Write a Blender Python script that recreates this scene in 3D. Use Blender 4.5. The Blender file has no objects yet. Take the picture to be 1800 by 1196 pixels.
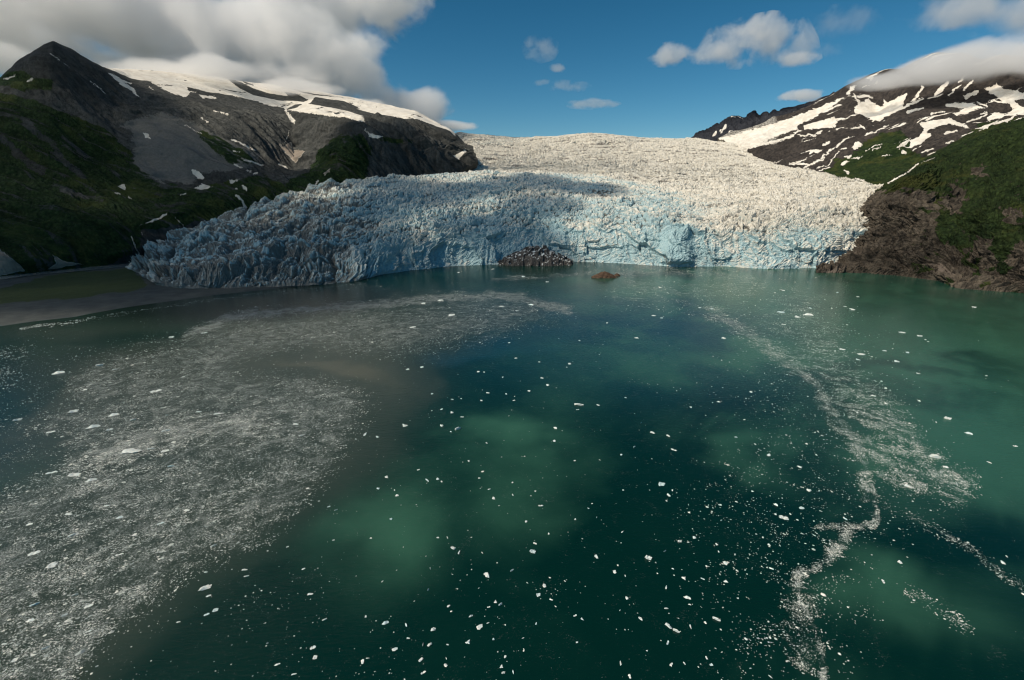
import bpy, math, random
import numpy as np
from mathutils import Vector, Matrix

# ------------------------------------------------------------------ camera, sky, sun, exposure
SC = bpy.context.scene
COL = SC.collection
F = 800.0            # focal length in pixels of the 1800 px wide photograph
H = 250.0            # flying height above the bay
PITCH = math.radians(18.5)
cam_d = bpy.data.cameras.new('camera')
cam_d.sensor_width = 36.0
cam_d.lens = 36.0 * F / 1800.0
cam_d.clip_start = 1.0
cam_d.clip_end = 60000.0
cam = bpy.data.objects.new('camera', cam_d)
COL.objects.link(cam)
cam.location = (0, 0, H)
cam.rotation_euler = (math.pi / 2 - PITCH, 0, 0)
SC.camera = cam

SUN_EL = math.radians(46.0)
SUN_AZ = math.radians(-116.0)     # clockwise from the view direction (+Y): from the left, a little behind
SUN = np.array([math.sin(SUN_AZ) * math.cos(SUN_EL), math.cos(SUN_AZ) * math.cos(SUN_EL), math.sin(SUN_EL)])
world = bpy.data.worlds.new('World')
SC.world = world
world.use_nodes = True
wn = world.node_tree
for n in list(wn.nodes):
    wn.nodes.remove(n)
w_out = wn.nodes.new('ShaderNodeOutputWorld')
w_bg = wn.nodes.new('ShaderNodeBackground')
w_sky = wn.nodes.new('ShaderNodeTexSky')
w_sky.sky_type = 'NISHITA'
w_sky.sun_disc = False
w_sky.sun_elevation = SUN_EL
w_sky.sun_rotation = SUN_AZ
w_sky.altitude = 1500.0
w_sky.air_density = 1.0
w_sky.dust_density = 0.15
w_sky.ozone_density = 3.0
w_bg.inputs['Strength'].default_value = 0.046
w_hs = wn.nodes.new('ShaderNodeHueSaturation')
w_hs.inputs['Saturation'].default_value = 1.2
w_hs.inputs['Hue'].default_value = 0.478
w_gm = wn.nodes.new('ShaderNodeGamma')
w_gm.inputs['Gamma'].default_value = 1.25
wn.links.new(w_sky.outputs[0], w_gm.inputs['Color'])
wn.links.new(w_gm.outputs[0], w_hs.inputs['Color'])
wn.links.new(w_hs.outputs[0], w_bg.inputs[0])
wn.links.new(w_bg.outputs[0], w_out.inputs[0])
sun_d = bpy.data.lights.new('sun', 'SUN')
sun_d.energy = 4.3
sun_d.angle = math.radians(0.5)
sun_d.color = (1.0, 0.89, 0.73)
sun = bpy.data.objects.new('sun', sun_d)
COL.objects.link(sun)
sun.rotation_euler = Vector(SUN).to_track_quat('Z', 'Y').to_euler()
SC.view_settings.view_transform = 'Standard'
SC.view_settings.look = 'None'
SC.view_settings.gamma = 1.0
SC.view_settings.use_curve_mapping = False
SC.view_settings.exposure = 0.0
SC.cycles.max_bounces = 9
SC.cycles.diffuse_bounces = 2
SC.cycles.glossy_bounces = 2
SC.cycles.transparent_max_bounces = 8
SC.cycles.volume_bounces = 9
SC.cycles.use_denoising = True
SC.cycles.volume_step_rate = 1.0
SC.cycles.volume_max_steps = 256
SC.cycles.filter_width = 1.15

# ------------------------------------------------------------------ pixel rays of the survey photograph -> places in the world
CP, SP = math.cos(PITCH), math.sin(PITCH)

def ray(px, py):
    a = (np.asarray(px, float) - 900.0) / F
    b = (598.0 - np.asarray(py, float)) / F
    return a, CP + b * SP, b * CP - SP

def at_dist(px, py, d):
    x, y, z = ray(px, py)
    h = np.hypot(x, y)
    return np.stack([x / h * d, y / h * d, H + z / h * d], -1)

def ground_dist(px, py, z=0.0):
    x, y, dz = ray(px, py)
    return (z - H) / dz * np.hypot(x, y)

def ground(px, py, z=0.0):
    x, y, dz = ray(px, py)
    t = (z - H) / dz
    return np.stack([x * t, y * t, np.full(np.shape(t), z) if np.ndim(t) else z], -1)

def to_pix(P):
    x, y, z = P[..., 0], P[..., 1], P[..., 2] - H
    fwd = y * CP - z * SP
    up = y * SP + z * CP
    fwd = np.where(fwd < 1.0, 1.0, fwd)
    return 900 + F * x / fwd, 598 - F * up / fwd

# ------------------------------------------------------------------ noise
def _hash(ix, iy, iz, seed):
    h = (ix.astype(np.uint32) * np.uint32(374761393) + iy.astype(np.uint32) * np.uint32(668265263)
         + iz.astype(np.uint32) * np.uint32(2246822519) + np.uint32((seed * 3266489917) & 0xffffffff))
    h = (h ^ (h >> np.uint32(13))) * np.uint32(1274126177)
    h ^= h >> np.uint32(16)
    return h

def rnd(ix, iy, seed):
    z = np.zeros_like(ix)
    return _hash(ix, iy, z, seed).astype(np.float32) / 4294967295.0

def perlin(x, y, seed=0):
    x = np.asarray(x, np.float64); y = np.asarray(y, np.float64)
    fx = np.floor(x); fy = np.floor(y)
    ix = fx.astype(np.int64); iy = fy.astype(np.int64)
    u = (x - fx).astype(np.float32); v = (y - fy).astype(np.float32)
    su = u * u * u * (u * (u * 6 - 15) + 10); sv = v * v * v * (v * (v * 6 - 15) + 10)
    def g(i, j, du, dv):
        a = rnd(i, j, seed) * 6.2831853
        return np.cos(a) * du + np.sin(a) * dv
    a = g(ix, iy, u, v); b = g(ix + 1, iy, u - 1, v)
    c = g(ix, iy + 1, u, v - 1); d = g(ix + 1, iy + 1, u - 1, v - 1)
    return 1.41 * ((a + su * (b - a)) + sv * ((c + su * (d - c)) - (a + su * (b - a))))

def fbm(x, y, octs=5, seed=0, gain=0.5, lac=2.03, ridged=False):
    t = 0.0; a = 1.0; s = 0.0
    for o in range(octs):
        n = perlin(x, y, seed + o * 17)
        if ridged:
            n = 1.0 - 2.0 * np.abs(n) * 1.4
        t = t + a * n; s += a
        x = x * lac + 13.7; y = y * lac - 7.1; a *= gain
    return t / s

def worley(x, y, seed=0):
    fx = np.floor(x); fy = np.floor(y)
    f1 = np.full(np.shape(x), 9.0, np.float32); f2 = f1.copy(); cid = np.zeros(np.shape(x), np.float32)
    for dx in (-1, 0, 1):
        for dy in (-1, 0, 1):
            i = (fx + dx).astype(np.int64); j = (fy + dy).astype(np.int64)
            px = i + 0.1 + 0.8 * rnd(i, j, seed); py = j + 0.1 + 0.8 * rnd(i, j, seed + 5)
            d = np.hypot(x - px, y - py).astype(np.float32)
            c = rnd(i, j, seed + 9)
            near = d < f1
            f2 = np.where(near, f1, np.minimum(f2, d))
            cid = np.where(near, c, cid)
            f1 = np.where(near, d, f1)
    return f1, f2, cid

def ss(e0, e1, x):
    t = np.clip((x - e0) / (e1 - e0), 0, 1)
    return t * t * (3 - 2 * t)

def sdf_poly(px, py, poly):
    """positive inside, in pixels of the survey photograph"""
    P = np.asarray(poly, float)
    Q = np.roll(P, -1, 0)
    d = np.full(np.shape(px), 1e9); ins = np.zeros(np.shape(px), bool)
    for (x0, y0), (x1, y1) in zip(P, Q):
        ex, ey = x1 - x0, y1 - y0
        t = np.clip(((px - x0) * ex + (py - y0) * ey) / (ex * ex + ey * ey + 1e-9), 0, 1)
        d = np.minimum(d, (px - x0 - t * ex) ** 2 + (py - y0 - t * ey) ** 2)
        if y0 != y1:
            c = ((y0 > py) != (y1 > py)) & (px < (x1 - x0) * (py - y0) / (y1 - y0) + x0)
            ins ^= c
    d = np.sqrt(d)
    return np.where(ins, d, -d)

def sdf_line(px, py, pts, w):
    P = np.asarray(pts, float)
    d = np.full(np.shape(px), 1e9)
    for (x0, y0), (x1, y1) in zip(P[:-1], P[1:]):
        ex, ey = x1 - x0, y1 - y0
        t = np.clip(((px - x0) * ex + (py - y0) * ey) / (ex * ex + ey * ey + 1e-9), 0, 1)
        d = np.minimum(d, (px - x0 - t * ex) ** 2 + (py - y0 - t * ey) ** 2)
    return w * 0.5 - np.sqrt(d)

def masks(px, py, polys=(), lines=(), off=(0, 0), s=1.0, soft=1.5):
    """union of patches, each evaluated only near itself"""
    m = np.full(np.shape(px), -50.0)
    for kind, items in (('p', polys), ('l', lines)):
        for it in items:
            pts, w = (it, 0) if kind == 'p' else it
            P = np.asarray(pts, float) / s + np.asarray(off, float)
            x0, y0 = P.min(0) - 12; x1, y1 = P.max(0) + 12
            k = (px > x0) & (px < x1) & (py > y0) & (py < y1)
            if not k.any():
                continue
            v = sdf_poly(px[k], py[k], P) if kind == 'p' else sdf_line(px[k], py[k], P, w / s)
            m[k] = np.maximum(m[k], v)
    return m

# ------------------------------------------------------------------ mesh helpers
def grid_mesh(name, P, attrs=None, mat=None, parent=None, smooth=True, rows=None):
    if rows is not None:
        P = P[rows[0]:rows[1]]
        attrs = {k: v[rows[0]:rows[1]] for k, v in (attrs or {}).items()}
    nr, nc = P.shape[:2]
    me = bpy.data.meshes.new(name)
    me.vertices.add(nr * nc)
    me.vertices.foreach_set('co', P.reshape(-1).astype(np.float32))
    i = np.arange(nr * nc, dtype=np.int32).reshape(nr, nc)
    q = np.stack([i[:-1, :-1], i[:-1, 1:], i[1:, 1:], i[1:, :-1]], -1).reshape(-1, 4)
    fill_faces(me, q, smooth)
    for k, v in (attrs or {}).items():
        put_attr(me, k, v.reshape(-1, v.shape[-1]) if v.ndim == 3 else v.reshape(-1))
    ob = bpy.data.objects.new(name, me)
    COL.objects.link(ob)
    if mat: me.materials.append(mat)
    if parent: ob.parent = parent
    return ob

def fill_faces(me, q, smooth=True):
    n, k = q.shape
    me.loops.add(n * k)
    me.loops.foreach_set('vertex_index', q.reshape(-1).astype(np.int32))
    me.polygons.add(n)
    me.polygons.foreach_set('loop_start', np.arange(0, n * k, k, dtype=np.int32))
    me.polygons.foreach_set('use_smooth', np.full(n, smooth, bool))
    me.update(calc_edges=True)

def put_attr(me, k, v):
    if v.ndim == 2:
        a = me.attributes.new(k, 'FLOAT_COLOR', 'POINT')
        if v.shape[1] == 3:
            v = np.concatenate([v, np.ones((len(v), 1))], 1)
        a.data.foreach_set('color', v.reshape(-1).astype(np.float32))
    else:
        a = me.attributes.new(k, 'FLOAT', 'POINT')
        a.data.foreach_set('value', v.astype(np.float32))

def tag(o, label=None, cat=None, group=None, kind=None):
    if label: o['label'] = label
    if cat: o['category'] = cat
    if group: o['group'] = group
    if kind: o['kind'] = kind
    return o

def rail(pts, n, k=None):
    """pts: (px, py, dist) or (px, py, 'g'[, z]); sampled at n even steps of px"""
    px = np.array([p[0] for p in pts], float); py = np.array([p[1] for p in pts], float)
    d = np.array([float(ground_dist(p[0], p[1], p[3] if len(p) > 3 else 0.0)) if p[2] == 'g' else float(p[2]) for p in pts])
    X = np.linspace(px[0], px[-1], n)
    k = k or max(1, n // 70)
    def sm(v):
        f = np.interp(X, px, v)
        w = np.hanning(2 * k + 3)[1:-1]; w /= w.sum()
        e = np.concatenate([2 * f[0] - f[k:0:-1], f, 2 * f[-1] - f[-2:-k - 2:-1]])
        return np.convolve(e, w, 'valid')
    return at_dist(X, sm(py), sm(d))

def loft(rails, n, rows, k=None):
    R = np.stack([rail(r, n, k) if isinstance(r, list) else r for r in rails])
    out = []; vv = []
    for i in range(len(R) - 1):
        p0 = R[max(i - 1, 0)]; p1 = R[i]; p2 = R[i + 1]; p3 = R[min(i + 2, len(R) - 1)]
        l = np.linalg.norm(p2 - p1, axis=-1, keepdims=True) + 1e-6
        m1 = (p2 - p0) * 0.5; m2 = (p3 - p1) * 0.5
        for m in (m1, m2):   # keep tangents within the length of this step
            s = np.linalg.norm(m, axis=-1, keepdims=True) + 1e-6
            m *= np.minimum(1.0, l / s)
        k = rows[i]
        for j in range(k + (1 if i == len(R) - 2 else 0)):
            t = j / k
            out.append((2*t**3 - 3*t*t + 1) * p1 + (t**3 - 2*t*t + t) * m1 + (-2*t**3 + 3*t*t) * p2 + (t**3 - t*t) * m2)
            vv.append(i + t)
    return np.stack(out), np.array(vv)

def normals(P):
    du = np.gradient(P, axis=1); dv = np.gradient(P, axis=0)
    n = np.cross(du, dv)
    return n / (np.linalg.norm(n, axis=-1, keepdims=True) + 1e-9)

def blur(a, k):
    w = np.hanning(2 * k + 3)[1:-1]; w /= w.sum()
    for ax in (0, 1):
        pad = [(0, 0)] * a.ndim; pad[ax] = (k, k)
        e = np.pad(a, pad, mode='edge')
        a = np.apply_along_axis(lambda m: np.convolve(m, w, 'valid'), ax, e)
    return a

def arclen(P):
    """metric surface coordinates: s along the rows, t along the columns"""
    s = np.concatenate([np.zeros((P.shape[0], 1)), np.cumsum(np.linalg.norm(np.diff(P, axis=1), axis=-1), 1)], 1)
    t = np.concatenate([np.zeros((1, P.shape[1])), np.cumsum(np.linalg.norm(np.diff(P, axis=0), axis=-1), 0)], 0)
    return s, t

# ------------------------------------------------------------------ node helpers
class NT:
    def __init__(self, name):
        self.m = bpy.data.materials.new(name)
        self.m.use_nodes = True
        self.t = self.m.node_tree
        for n in list(self.t.nodes): self.t.nodes.remove(n)
        self.out = self.t.nodes.new('ShaderNodeOutputMaterial')
    def n(self, ty, ins=None, **kw):
        nd = self.t.nodes.new(ty)
        for k, v in kw.items(): setattr(nd, k, v)
        for k, v in (ins or {}).items(): self.set(nd.inputs[k], v)
        return nd
    def set(self, sock, v):
        if isinstance(v, bpy.types.NodeSocket): self.t.links.new(v, sock)
        else: sock.default_value = v
    def math(self, op, a, b=0.0, c=None, clamp=False):
        nd = self.t.nodes.new('ShaderNodeMath'); nd.operation = op; nd.use_clamp = clamp
        self.set(nd.inputs[0], a); self.set(nd.inputs[1], b)
        if c is not None: self.set(nd.inputs[2], c)
        return nd.outputs[0]
    def vmath(self, op, a, b=None):
        nd = self.t.nodes.new('ShaderNodeVectorMath'); nd.operation = op
        self.set(nd.inputs[0], a)
        if b is not None: self.set(nd.inputs[1], b)
        return nd
    def mix(self, f, a, b, blend='MIX'):
        nd = self.t.nodes.new('ShaderNodeMix'); nd.data_type = 'RGBA'; nd.blend_type = blend
        self.set(nd.inputs[0], f); self.set(nd.inputs[6], a); self.set(nd.inputs[7], b)
        return nd.outputs[2]
    def ramp(self, x, a, b, lo=0.0, hi=1.0):
        nd = self.t.nodes.new('ShaderNodeMapRange'); nd.interpolation_type = 'SMOOTHSTEP'
        self.set(nd.inputs[0], x)
        for i, v in enumerate((a, b, lo, hi)): nd.inputs[i + 1].default_value = v
        return nd.outputs[0]
    def noise(self, scale, detail=4.0, rough=0.55, vec=None, dist=0.0, lac=2.0):
        nd = self.t.nodes.new('ShaderNodeTexNoise')
        nd.inputs['Scale'].default_value = scale; nd.inputs['Detail'].default_value = detail
        nd.inputs['Roughness'].default_value = rough; nd.inputs['Distortion'].default_value = dist
        if vec is not None: self.t.links.new(vec, nd.inputs['Vector'])
        return nd.outputs[0]
    def pos(self):
        return self.t.nodes.new('ShaderNodeNewGeometry').outputs['Position']
    def attr(self, name):
        nd = self.t.nodes.new('ShaderNodeAttribute'); nd.attribute_name = name
        return nd
    def rgb(self, c):
        nd = self.t.nodes.new('ShaderNodeRGB'); nd.outputs[0].default_value = (*c, 1)
        return nd.outputs[0]
    def surf(self, col, rough, bump=None, bdist=1.0, bstr=1.0, spec=0.3, **kw):
        b = self.t.nodes.new('ShaderNodeBsdfPrincipled')
        self.set(b.inputs['Base Color'], col); self.set(b.inputs['Roughness'], rough)
        self.set(b.inputs['Specular IOR Level'], spec)
        for k, v in kw.items(): self.set(b.inputs[k.replace('_', ' ')], v)
        if bump is not None:
            bn = self.t.nodes.new('ShaderNodeBump')
            bn.inputs['Distance'].default_value = bdist; bn.inputs['Strength'].default_value = bstr
            self.t.links.new(bump, bn.inputs['Height']); self.t.links.new(bn.outputs[0], b.inputs['Normal'])
        self.t.links.new(b.outputs[0], self.out.inputs['Surface'])
        return b

# ------------------------------------------------------------------ materials
def mountain_material(name, rock_a, rock_b, veg_a, veg_b, scree_c):
    N = NT(name)
    p = N.pos()
    mk = N.attr('zones')                     # r snow, g vegetation, b scree
    sep = N.n('ShaderNodeSeparateColor', {0: mk.outputs[0]})
    fine = N.noise(0.11, 8, 0.65, p)
    mid = N.noise(0.02, 6, 0.6, p)
    big = N.noise(0.004, 4, 0.55, p)
    # strata / gully streaks
    mp = N.n('ShaderNodeMapping', {0: p}); mp.inputs['Scale'].default_value = (0.05, 0.05, 0.012)
    streak = N.noise(1.0, 6, 0.6, mp.outputs[0], 0.0)
    rock = N.mix(N.ramp(N.math('ADD', N.math('MULTIPLY', streak, 0.6), N.math('MULTIPLY', fine, 0.4)), 0.35, 0.65), N.rgb(rock_a), N.rgb(rock_b))
    rock = N.mix(N.ramp(big, 0.4, 0.62, 0, 0.45), rock, N.rgb([c * 0.6 for c in rock_a]))
    veg = N.mix(N.ramp(N.math('ADD', N.math('MULTIPLY', mid, 0.5), N.math('MULTIPLY', fine, 0.5)), 0.38, 0.62), N.rgb(veg_a), N.rgb(veg_b))
    vo = N.n('ShaderNodeTexVoronoi', {'Scale': 0.085}); N.t.links.new(p, vo.inputs['Vector'])
    clump = N.math('SUBTRACT', 1.0, N.math('MULTIPLY', vo.outputs['Distance'], 1.3))
    veg = N.mix(N.ramp(clump, 0.0, 0.75, 0.55, 0), veg, N.rgb([c * 0.45 for c in veg_a]))
    veg = N.mix(N.ramp(N.noise(0.006, 6, 0.65, p), 0.5, 0.68, 0, 0.7), veg, N.rgb((veg_b[0] * 1.7, veg_b[1] * 1.15, veg_b[2])))
    scr = N.mix(N.ramp(fine, 0.3, 0.7), N.rgb([c * 0.82 for c in scree_c]), N.rgb([c * 1.1 for c in scree_c]))
    jit = N.math('MULTIPLY', N.math('SUBTRACT', fine, 0.5), 0.9)
    jit2 = N.math('MULTIPLY', N.math('SUBTRACT', mid, 0.5), 0.5)
    c = N.mix(N.ramp(N.math('ADD', sep.outputs[2], jit), 0.4, 0.6), rock, scr)
    vg = N.ramp(N.math('ADD', N.math('ADD', sep.outputs[1], jit), jit2), 0.42, 0.58)
    c = N.mix(vg, c, veg)
    sn = N.ramp(N.math('ADD', sep.outputs[0], N.math('MULTIPLY', jit, 0.9)), 0.36, 0.66)
    snow = N.mix(N.ramp(mid, 0.35, 0.7), N.rgb((0.80, 0.76, 0.68)), N.rgb((0.66, 0.61, 0.53)))
    snow = N.mix(N.ramp(mk.outputs['Alpha'], 0.2, 0.8), snow, N.rgb((0.26, 0.22, 0.18)))
    c = N.mix(sn, c, snow)
    keep = N.math('SUBTRACT', 1.0, N.math('MULTIPLY', sn, 0.85))
    h = N.math('MULTIPLY', N.math('ADD', N.math('MULTIPLY', fine, 0.6), N.math('ADD', N.math('MULTIPLY', streak, 0.9), mid)), keep)
    h = N.math('ADD', h, N.math('MULTIPLY', N.math('MULTIPLY', clump, vg), 0.45))
    h = N.math('MULTIPLY', h, N.math('SUBTRACT', 1.0, N.math('MULTIPLY', sep.outputs[2], 0.75)))
    N.surf(c, 0.85, h, 8.0, 0.9, 0.15)
    return N.m

MAT_LEFT = mountain_material('left_slope', (0.036, 0.039, 0.038), (0.105, 0.107, 0.10), (0.012, 0.030, 0.010), (0.036, 0.066, 0.020), (0.15, 0.148, 0.138))
MAT_RIGHT = mountain_material('right_slope', (0.026, 0.024, 0.024), (0.085, 0.072, 0.062), (0.014, 0.030, 0.010), (0.040, 0.062, 0.018), (0.11, 0.095, 0.08))
MAT_CLIFF = mountain_material('cliff_slope', (0.030, 0.026, 0.022), (0.150, 0.124, 0.095), (0.010, 0.022, 0.007), (0.036, 0.056, 0.016), (0.13, 0.105, 0.085))
MAT_FAR = mountain_material('far_ridge_rock', (0.018, 0.020, 0.027), (0.05, 0.052, 0.06), (0.02, 0.03, 0.02), (0.03, 0.04, 0.03), (0.1, 0.1, 0.1))

def glacier_material():
    N = NT('glacier_ice')
    p = N.pos()
    mk = N.attr('ice')            # r blue, g dirt, b cavity, a debris zone
    sep = N.n('ShaderNodeSeparateColor', {0: mk.outputs[0]})
    fine = N.noise(0.35, 6, 0.65, p)
    mid = N.noise(0.06, 6, 0.6, p)
    big = N.noise(0.012, 4, 0.6, p)
    white = N.mix(N.ramp(mid, 0.35, 0.68), N.rgb((0.78, 0.745, 0.66)), N.rgb((0.60, 0.55, 0.455)))
    blue = N.mix(N.ramp(fine, 0.3, 0.7), N.rgb((0.26, 0.43, 0.48)), N.rgb((0.50, 0.63, 0.64)))
    b = N.ramp(N.math('ADD', sep.outputs[0], N.math('MULTIPLY', N.math('SUBTRACT', mid, 0.5), 1.1)), 0.25, 0.8)
    c = N.mix(b, white, blue)
    dirt = N.mix(fine, N.rgb((0.10, 0.092, 0.078)), N.rgb((0.22, 0.20, 0.17)))
    d = N.ramp(N.math('ADD', sep.outputs[1], N.math('ADD', N.math('MULTIPLY', N.math('SUBTRACT', fine, 0.5), 1.5), N.math('MULTIPLY', N.math('SUBTRACT', big, 0.5), 0.8))), 0.38, 0.75, 0, 0.9)
    c = N.mix(d, c, dirt)
    h = N.math('ADD', fine, N.math('MULTIPLY', mid, 1.5))
    N.surf(c, 0.55, h, 3.0, 0.8, 0.3)
    return N.m
MAT_ICE = glacier_material()

def chunk_material():
    N = NT('floating_ice')
    p = N.pos()
    oi = N.t.nodes.new('ShaderNodeObjectInfo').outputs['Random']
    n = N.noise(0.6, 5, 0.6, p)
    c = N.mix(N.ramp(n, 0.35, 0.65), N.rgb((0.78, 0.78, 0.72)), N.rgb((0.60, 0.68, 0.67)))
    c = N.mix(N.ramp(oi, 0.7, 1.0, 0, 0.6), c, N.rgb((0.42, 0.60, 0.64)))
    N.surf(c, 0.35, n, 0.4, 0.8, 0.4)
    return N.m
MAT_CHUNK = chunk_material()

def brash_material():
    N = NT('brash_ice')
    p = N.pos()
    n = N.noise(0.13, 6, 0.7, p)
    tn = N.attr('tone').outputs['Fac']
    c = N.mix(N.ramp(n, 0.38, 0.62), N.rgb((0.80, 0.79, 0.71)), N.rgb((0.58, 0.62, 0.58)))
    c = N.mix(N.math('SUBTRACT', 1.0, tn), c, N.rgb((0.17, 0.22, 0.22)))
    N.surf(c, 0.5, None, spec=0.3)
    return N.m
MAT_BRASH = brash_material()

def rock_material(name, a, b, icy=False):
    N = NT(name)
    p = N.pos()
    n = N.noise(0.25, 8, 0.65, p)
    c = N.mix(N.ramp(n, 0.35, 0.65), N.rgb(a), N.rgb(b))
    if icy:
        k = N.noise(0.11, 5, 0.6, p)
        geo = N.n('ShaderNodeNewGeometry')
        up = N.n('ShaderNodeSeparateXYZ', {0: geo.outputs['Normal']}).outputs[2]
        m = N.ramp(N.math('ADD', N.math('MULTIPLY', up, 0.35), k), 0.75, 0.85)
        c = N.mix(m, c, N.rgb((0.62, 0.66, 0.66)))
    N.surf(c, 0.7, n, 1.5, 0.9, 0.3)
    return N.m

def beach_material():
    N = NT('beach_gravel')
    p = N.pos()
    mk = N.attr('zones')
    sep = N.n('ShaderNodeSeparateColor', {0: mk.outputs[0]})
    fine = N.noise(0.3, 8, 0.65, p); mid = N.noise(0.03, 6, 0.6, p)
    g = N.mix(N.ramp(mid, 0.35, 0.65), N.rgb((0.045, 0.052, 0.052)), N.rgb((0.070, 0.078, 0.074)))
    v = N.mix(N.ramp(fine, 0.3, 0.7), N.rgb((0.020, 0.034, 0.010)), N.rgb((0.050, 0.070, 0.018)))
    m = N.ramp(N.math('ADD', sep.outputs[1], N.math('MULTIPLY', N.math('SUBTRACT', mid, 0.5), 1.0)), 0.4, 0.6)
    c = N.mix(m, g, v)
    N.surf(c, 0.8, fine, 0.8, 0.7, 0.2)
    return N.m

def water_material():
    N = NT('bay_water')
    p = N.pos()
    mk = N.attr('silt')           # r brown silt, g slush plus painted sunlit core, b milky green less painted cloud shade, a blue depth
    sep = N.n('ShaderNodeSeparateColor', {0: mk.outputs[0]})
    mid = N.noise(0.011, 6, 0.62, p, 0.8)
    fine = N.noise(0.9, 8, 0.75, p)
    mm = N.math('MULTIPLY', N.math('SUBTRACT', mid, 0.5), 0.35)
    deep = N.rgb((0.0008, 0.0185, 0.0140))
    c = N.mix(N.ramp(mk.outputs['Alpha'], 0.0, 1.0), deep, N.rgb((0.002, 0.032, 0.045)))
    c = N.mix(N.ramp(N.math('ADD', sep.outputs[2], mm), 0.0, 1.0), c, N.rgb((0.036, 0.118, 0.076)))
    sr = N.math('ADD', sep.outputs[0], mm)
    c = N.mix(N.ramp(sr, 0.1, 0.9), c, N.rgb((0.023, 0.040, 0.031)))
    c = N.mix(N.ramp(sr, 0.68, 1.25), c, N.rgb((0.076, 0.080, 0.058)))
    swirl = N.noise(0.035, 7, 0.65, p, 1.6)
    fine2 = N.noise(0.33, 6, 0.7, p)
    sl = N.ramp(N.math('ADD', N.math('ADD', sep.outputs[1], N.math('MULTIPLY', N.math('SUBTRACT', swirl, 0.5), 1.6)), N.math('ADD', N.math('MULTIPLY', N.math('SUBTRACT', fine, 0.5), 3.2), N.math('MULTIPLY', N.math('SUBTRACT', fine2, 0.5), 1.2))), 0.32, 1.45, 0, 0.62)
    c = N.mix(sl, c, N.rgb((0.42, 0.45, 0.44)))
    mp = N.n('ShaderNodeMapping', {0: p}); mp.inputs['Scale'].default_value = (0.12, 0.42, 1); mp.inputs['Rotation'].default_value = (0, 0, 0.5)
    wv = N.noise(1.0, 5, 0.6, mp.outputs[0], 0.3)
    r = N.math('ADD', 0.16, N.math('MULTIPLY', sl, 0.6))
    N.surf(c, r, wv, 0.6, 0.5, 0.5, IOR=1.33)
    return N.m

# ------------------------------------------------------------------ left mountain
C1 = dict(off=(0, 0), s=2.99)
C2 = dict(off=(500, 0), s=2.25)
C3 = dict(off=(1200, 0), s=2.99)
C4 = dict(off=(0, 200), s=2.99)
C7 = dict(off=(1200, 200), s=3.0)

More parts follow.
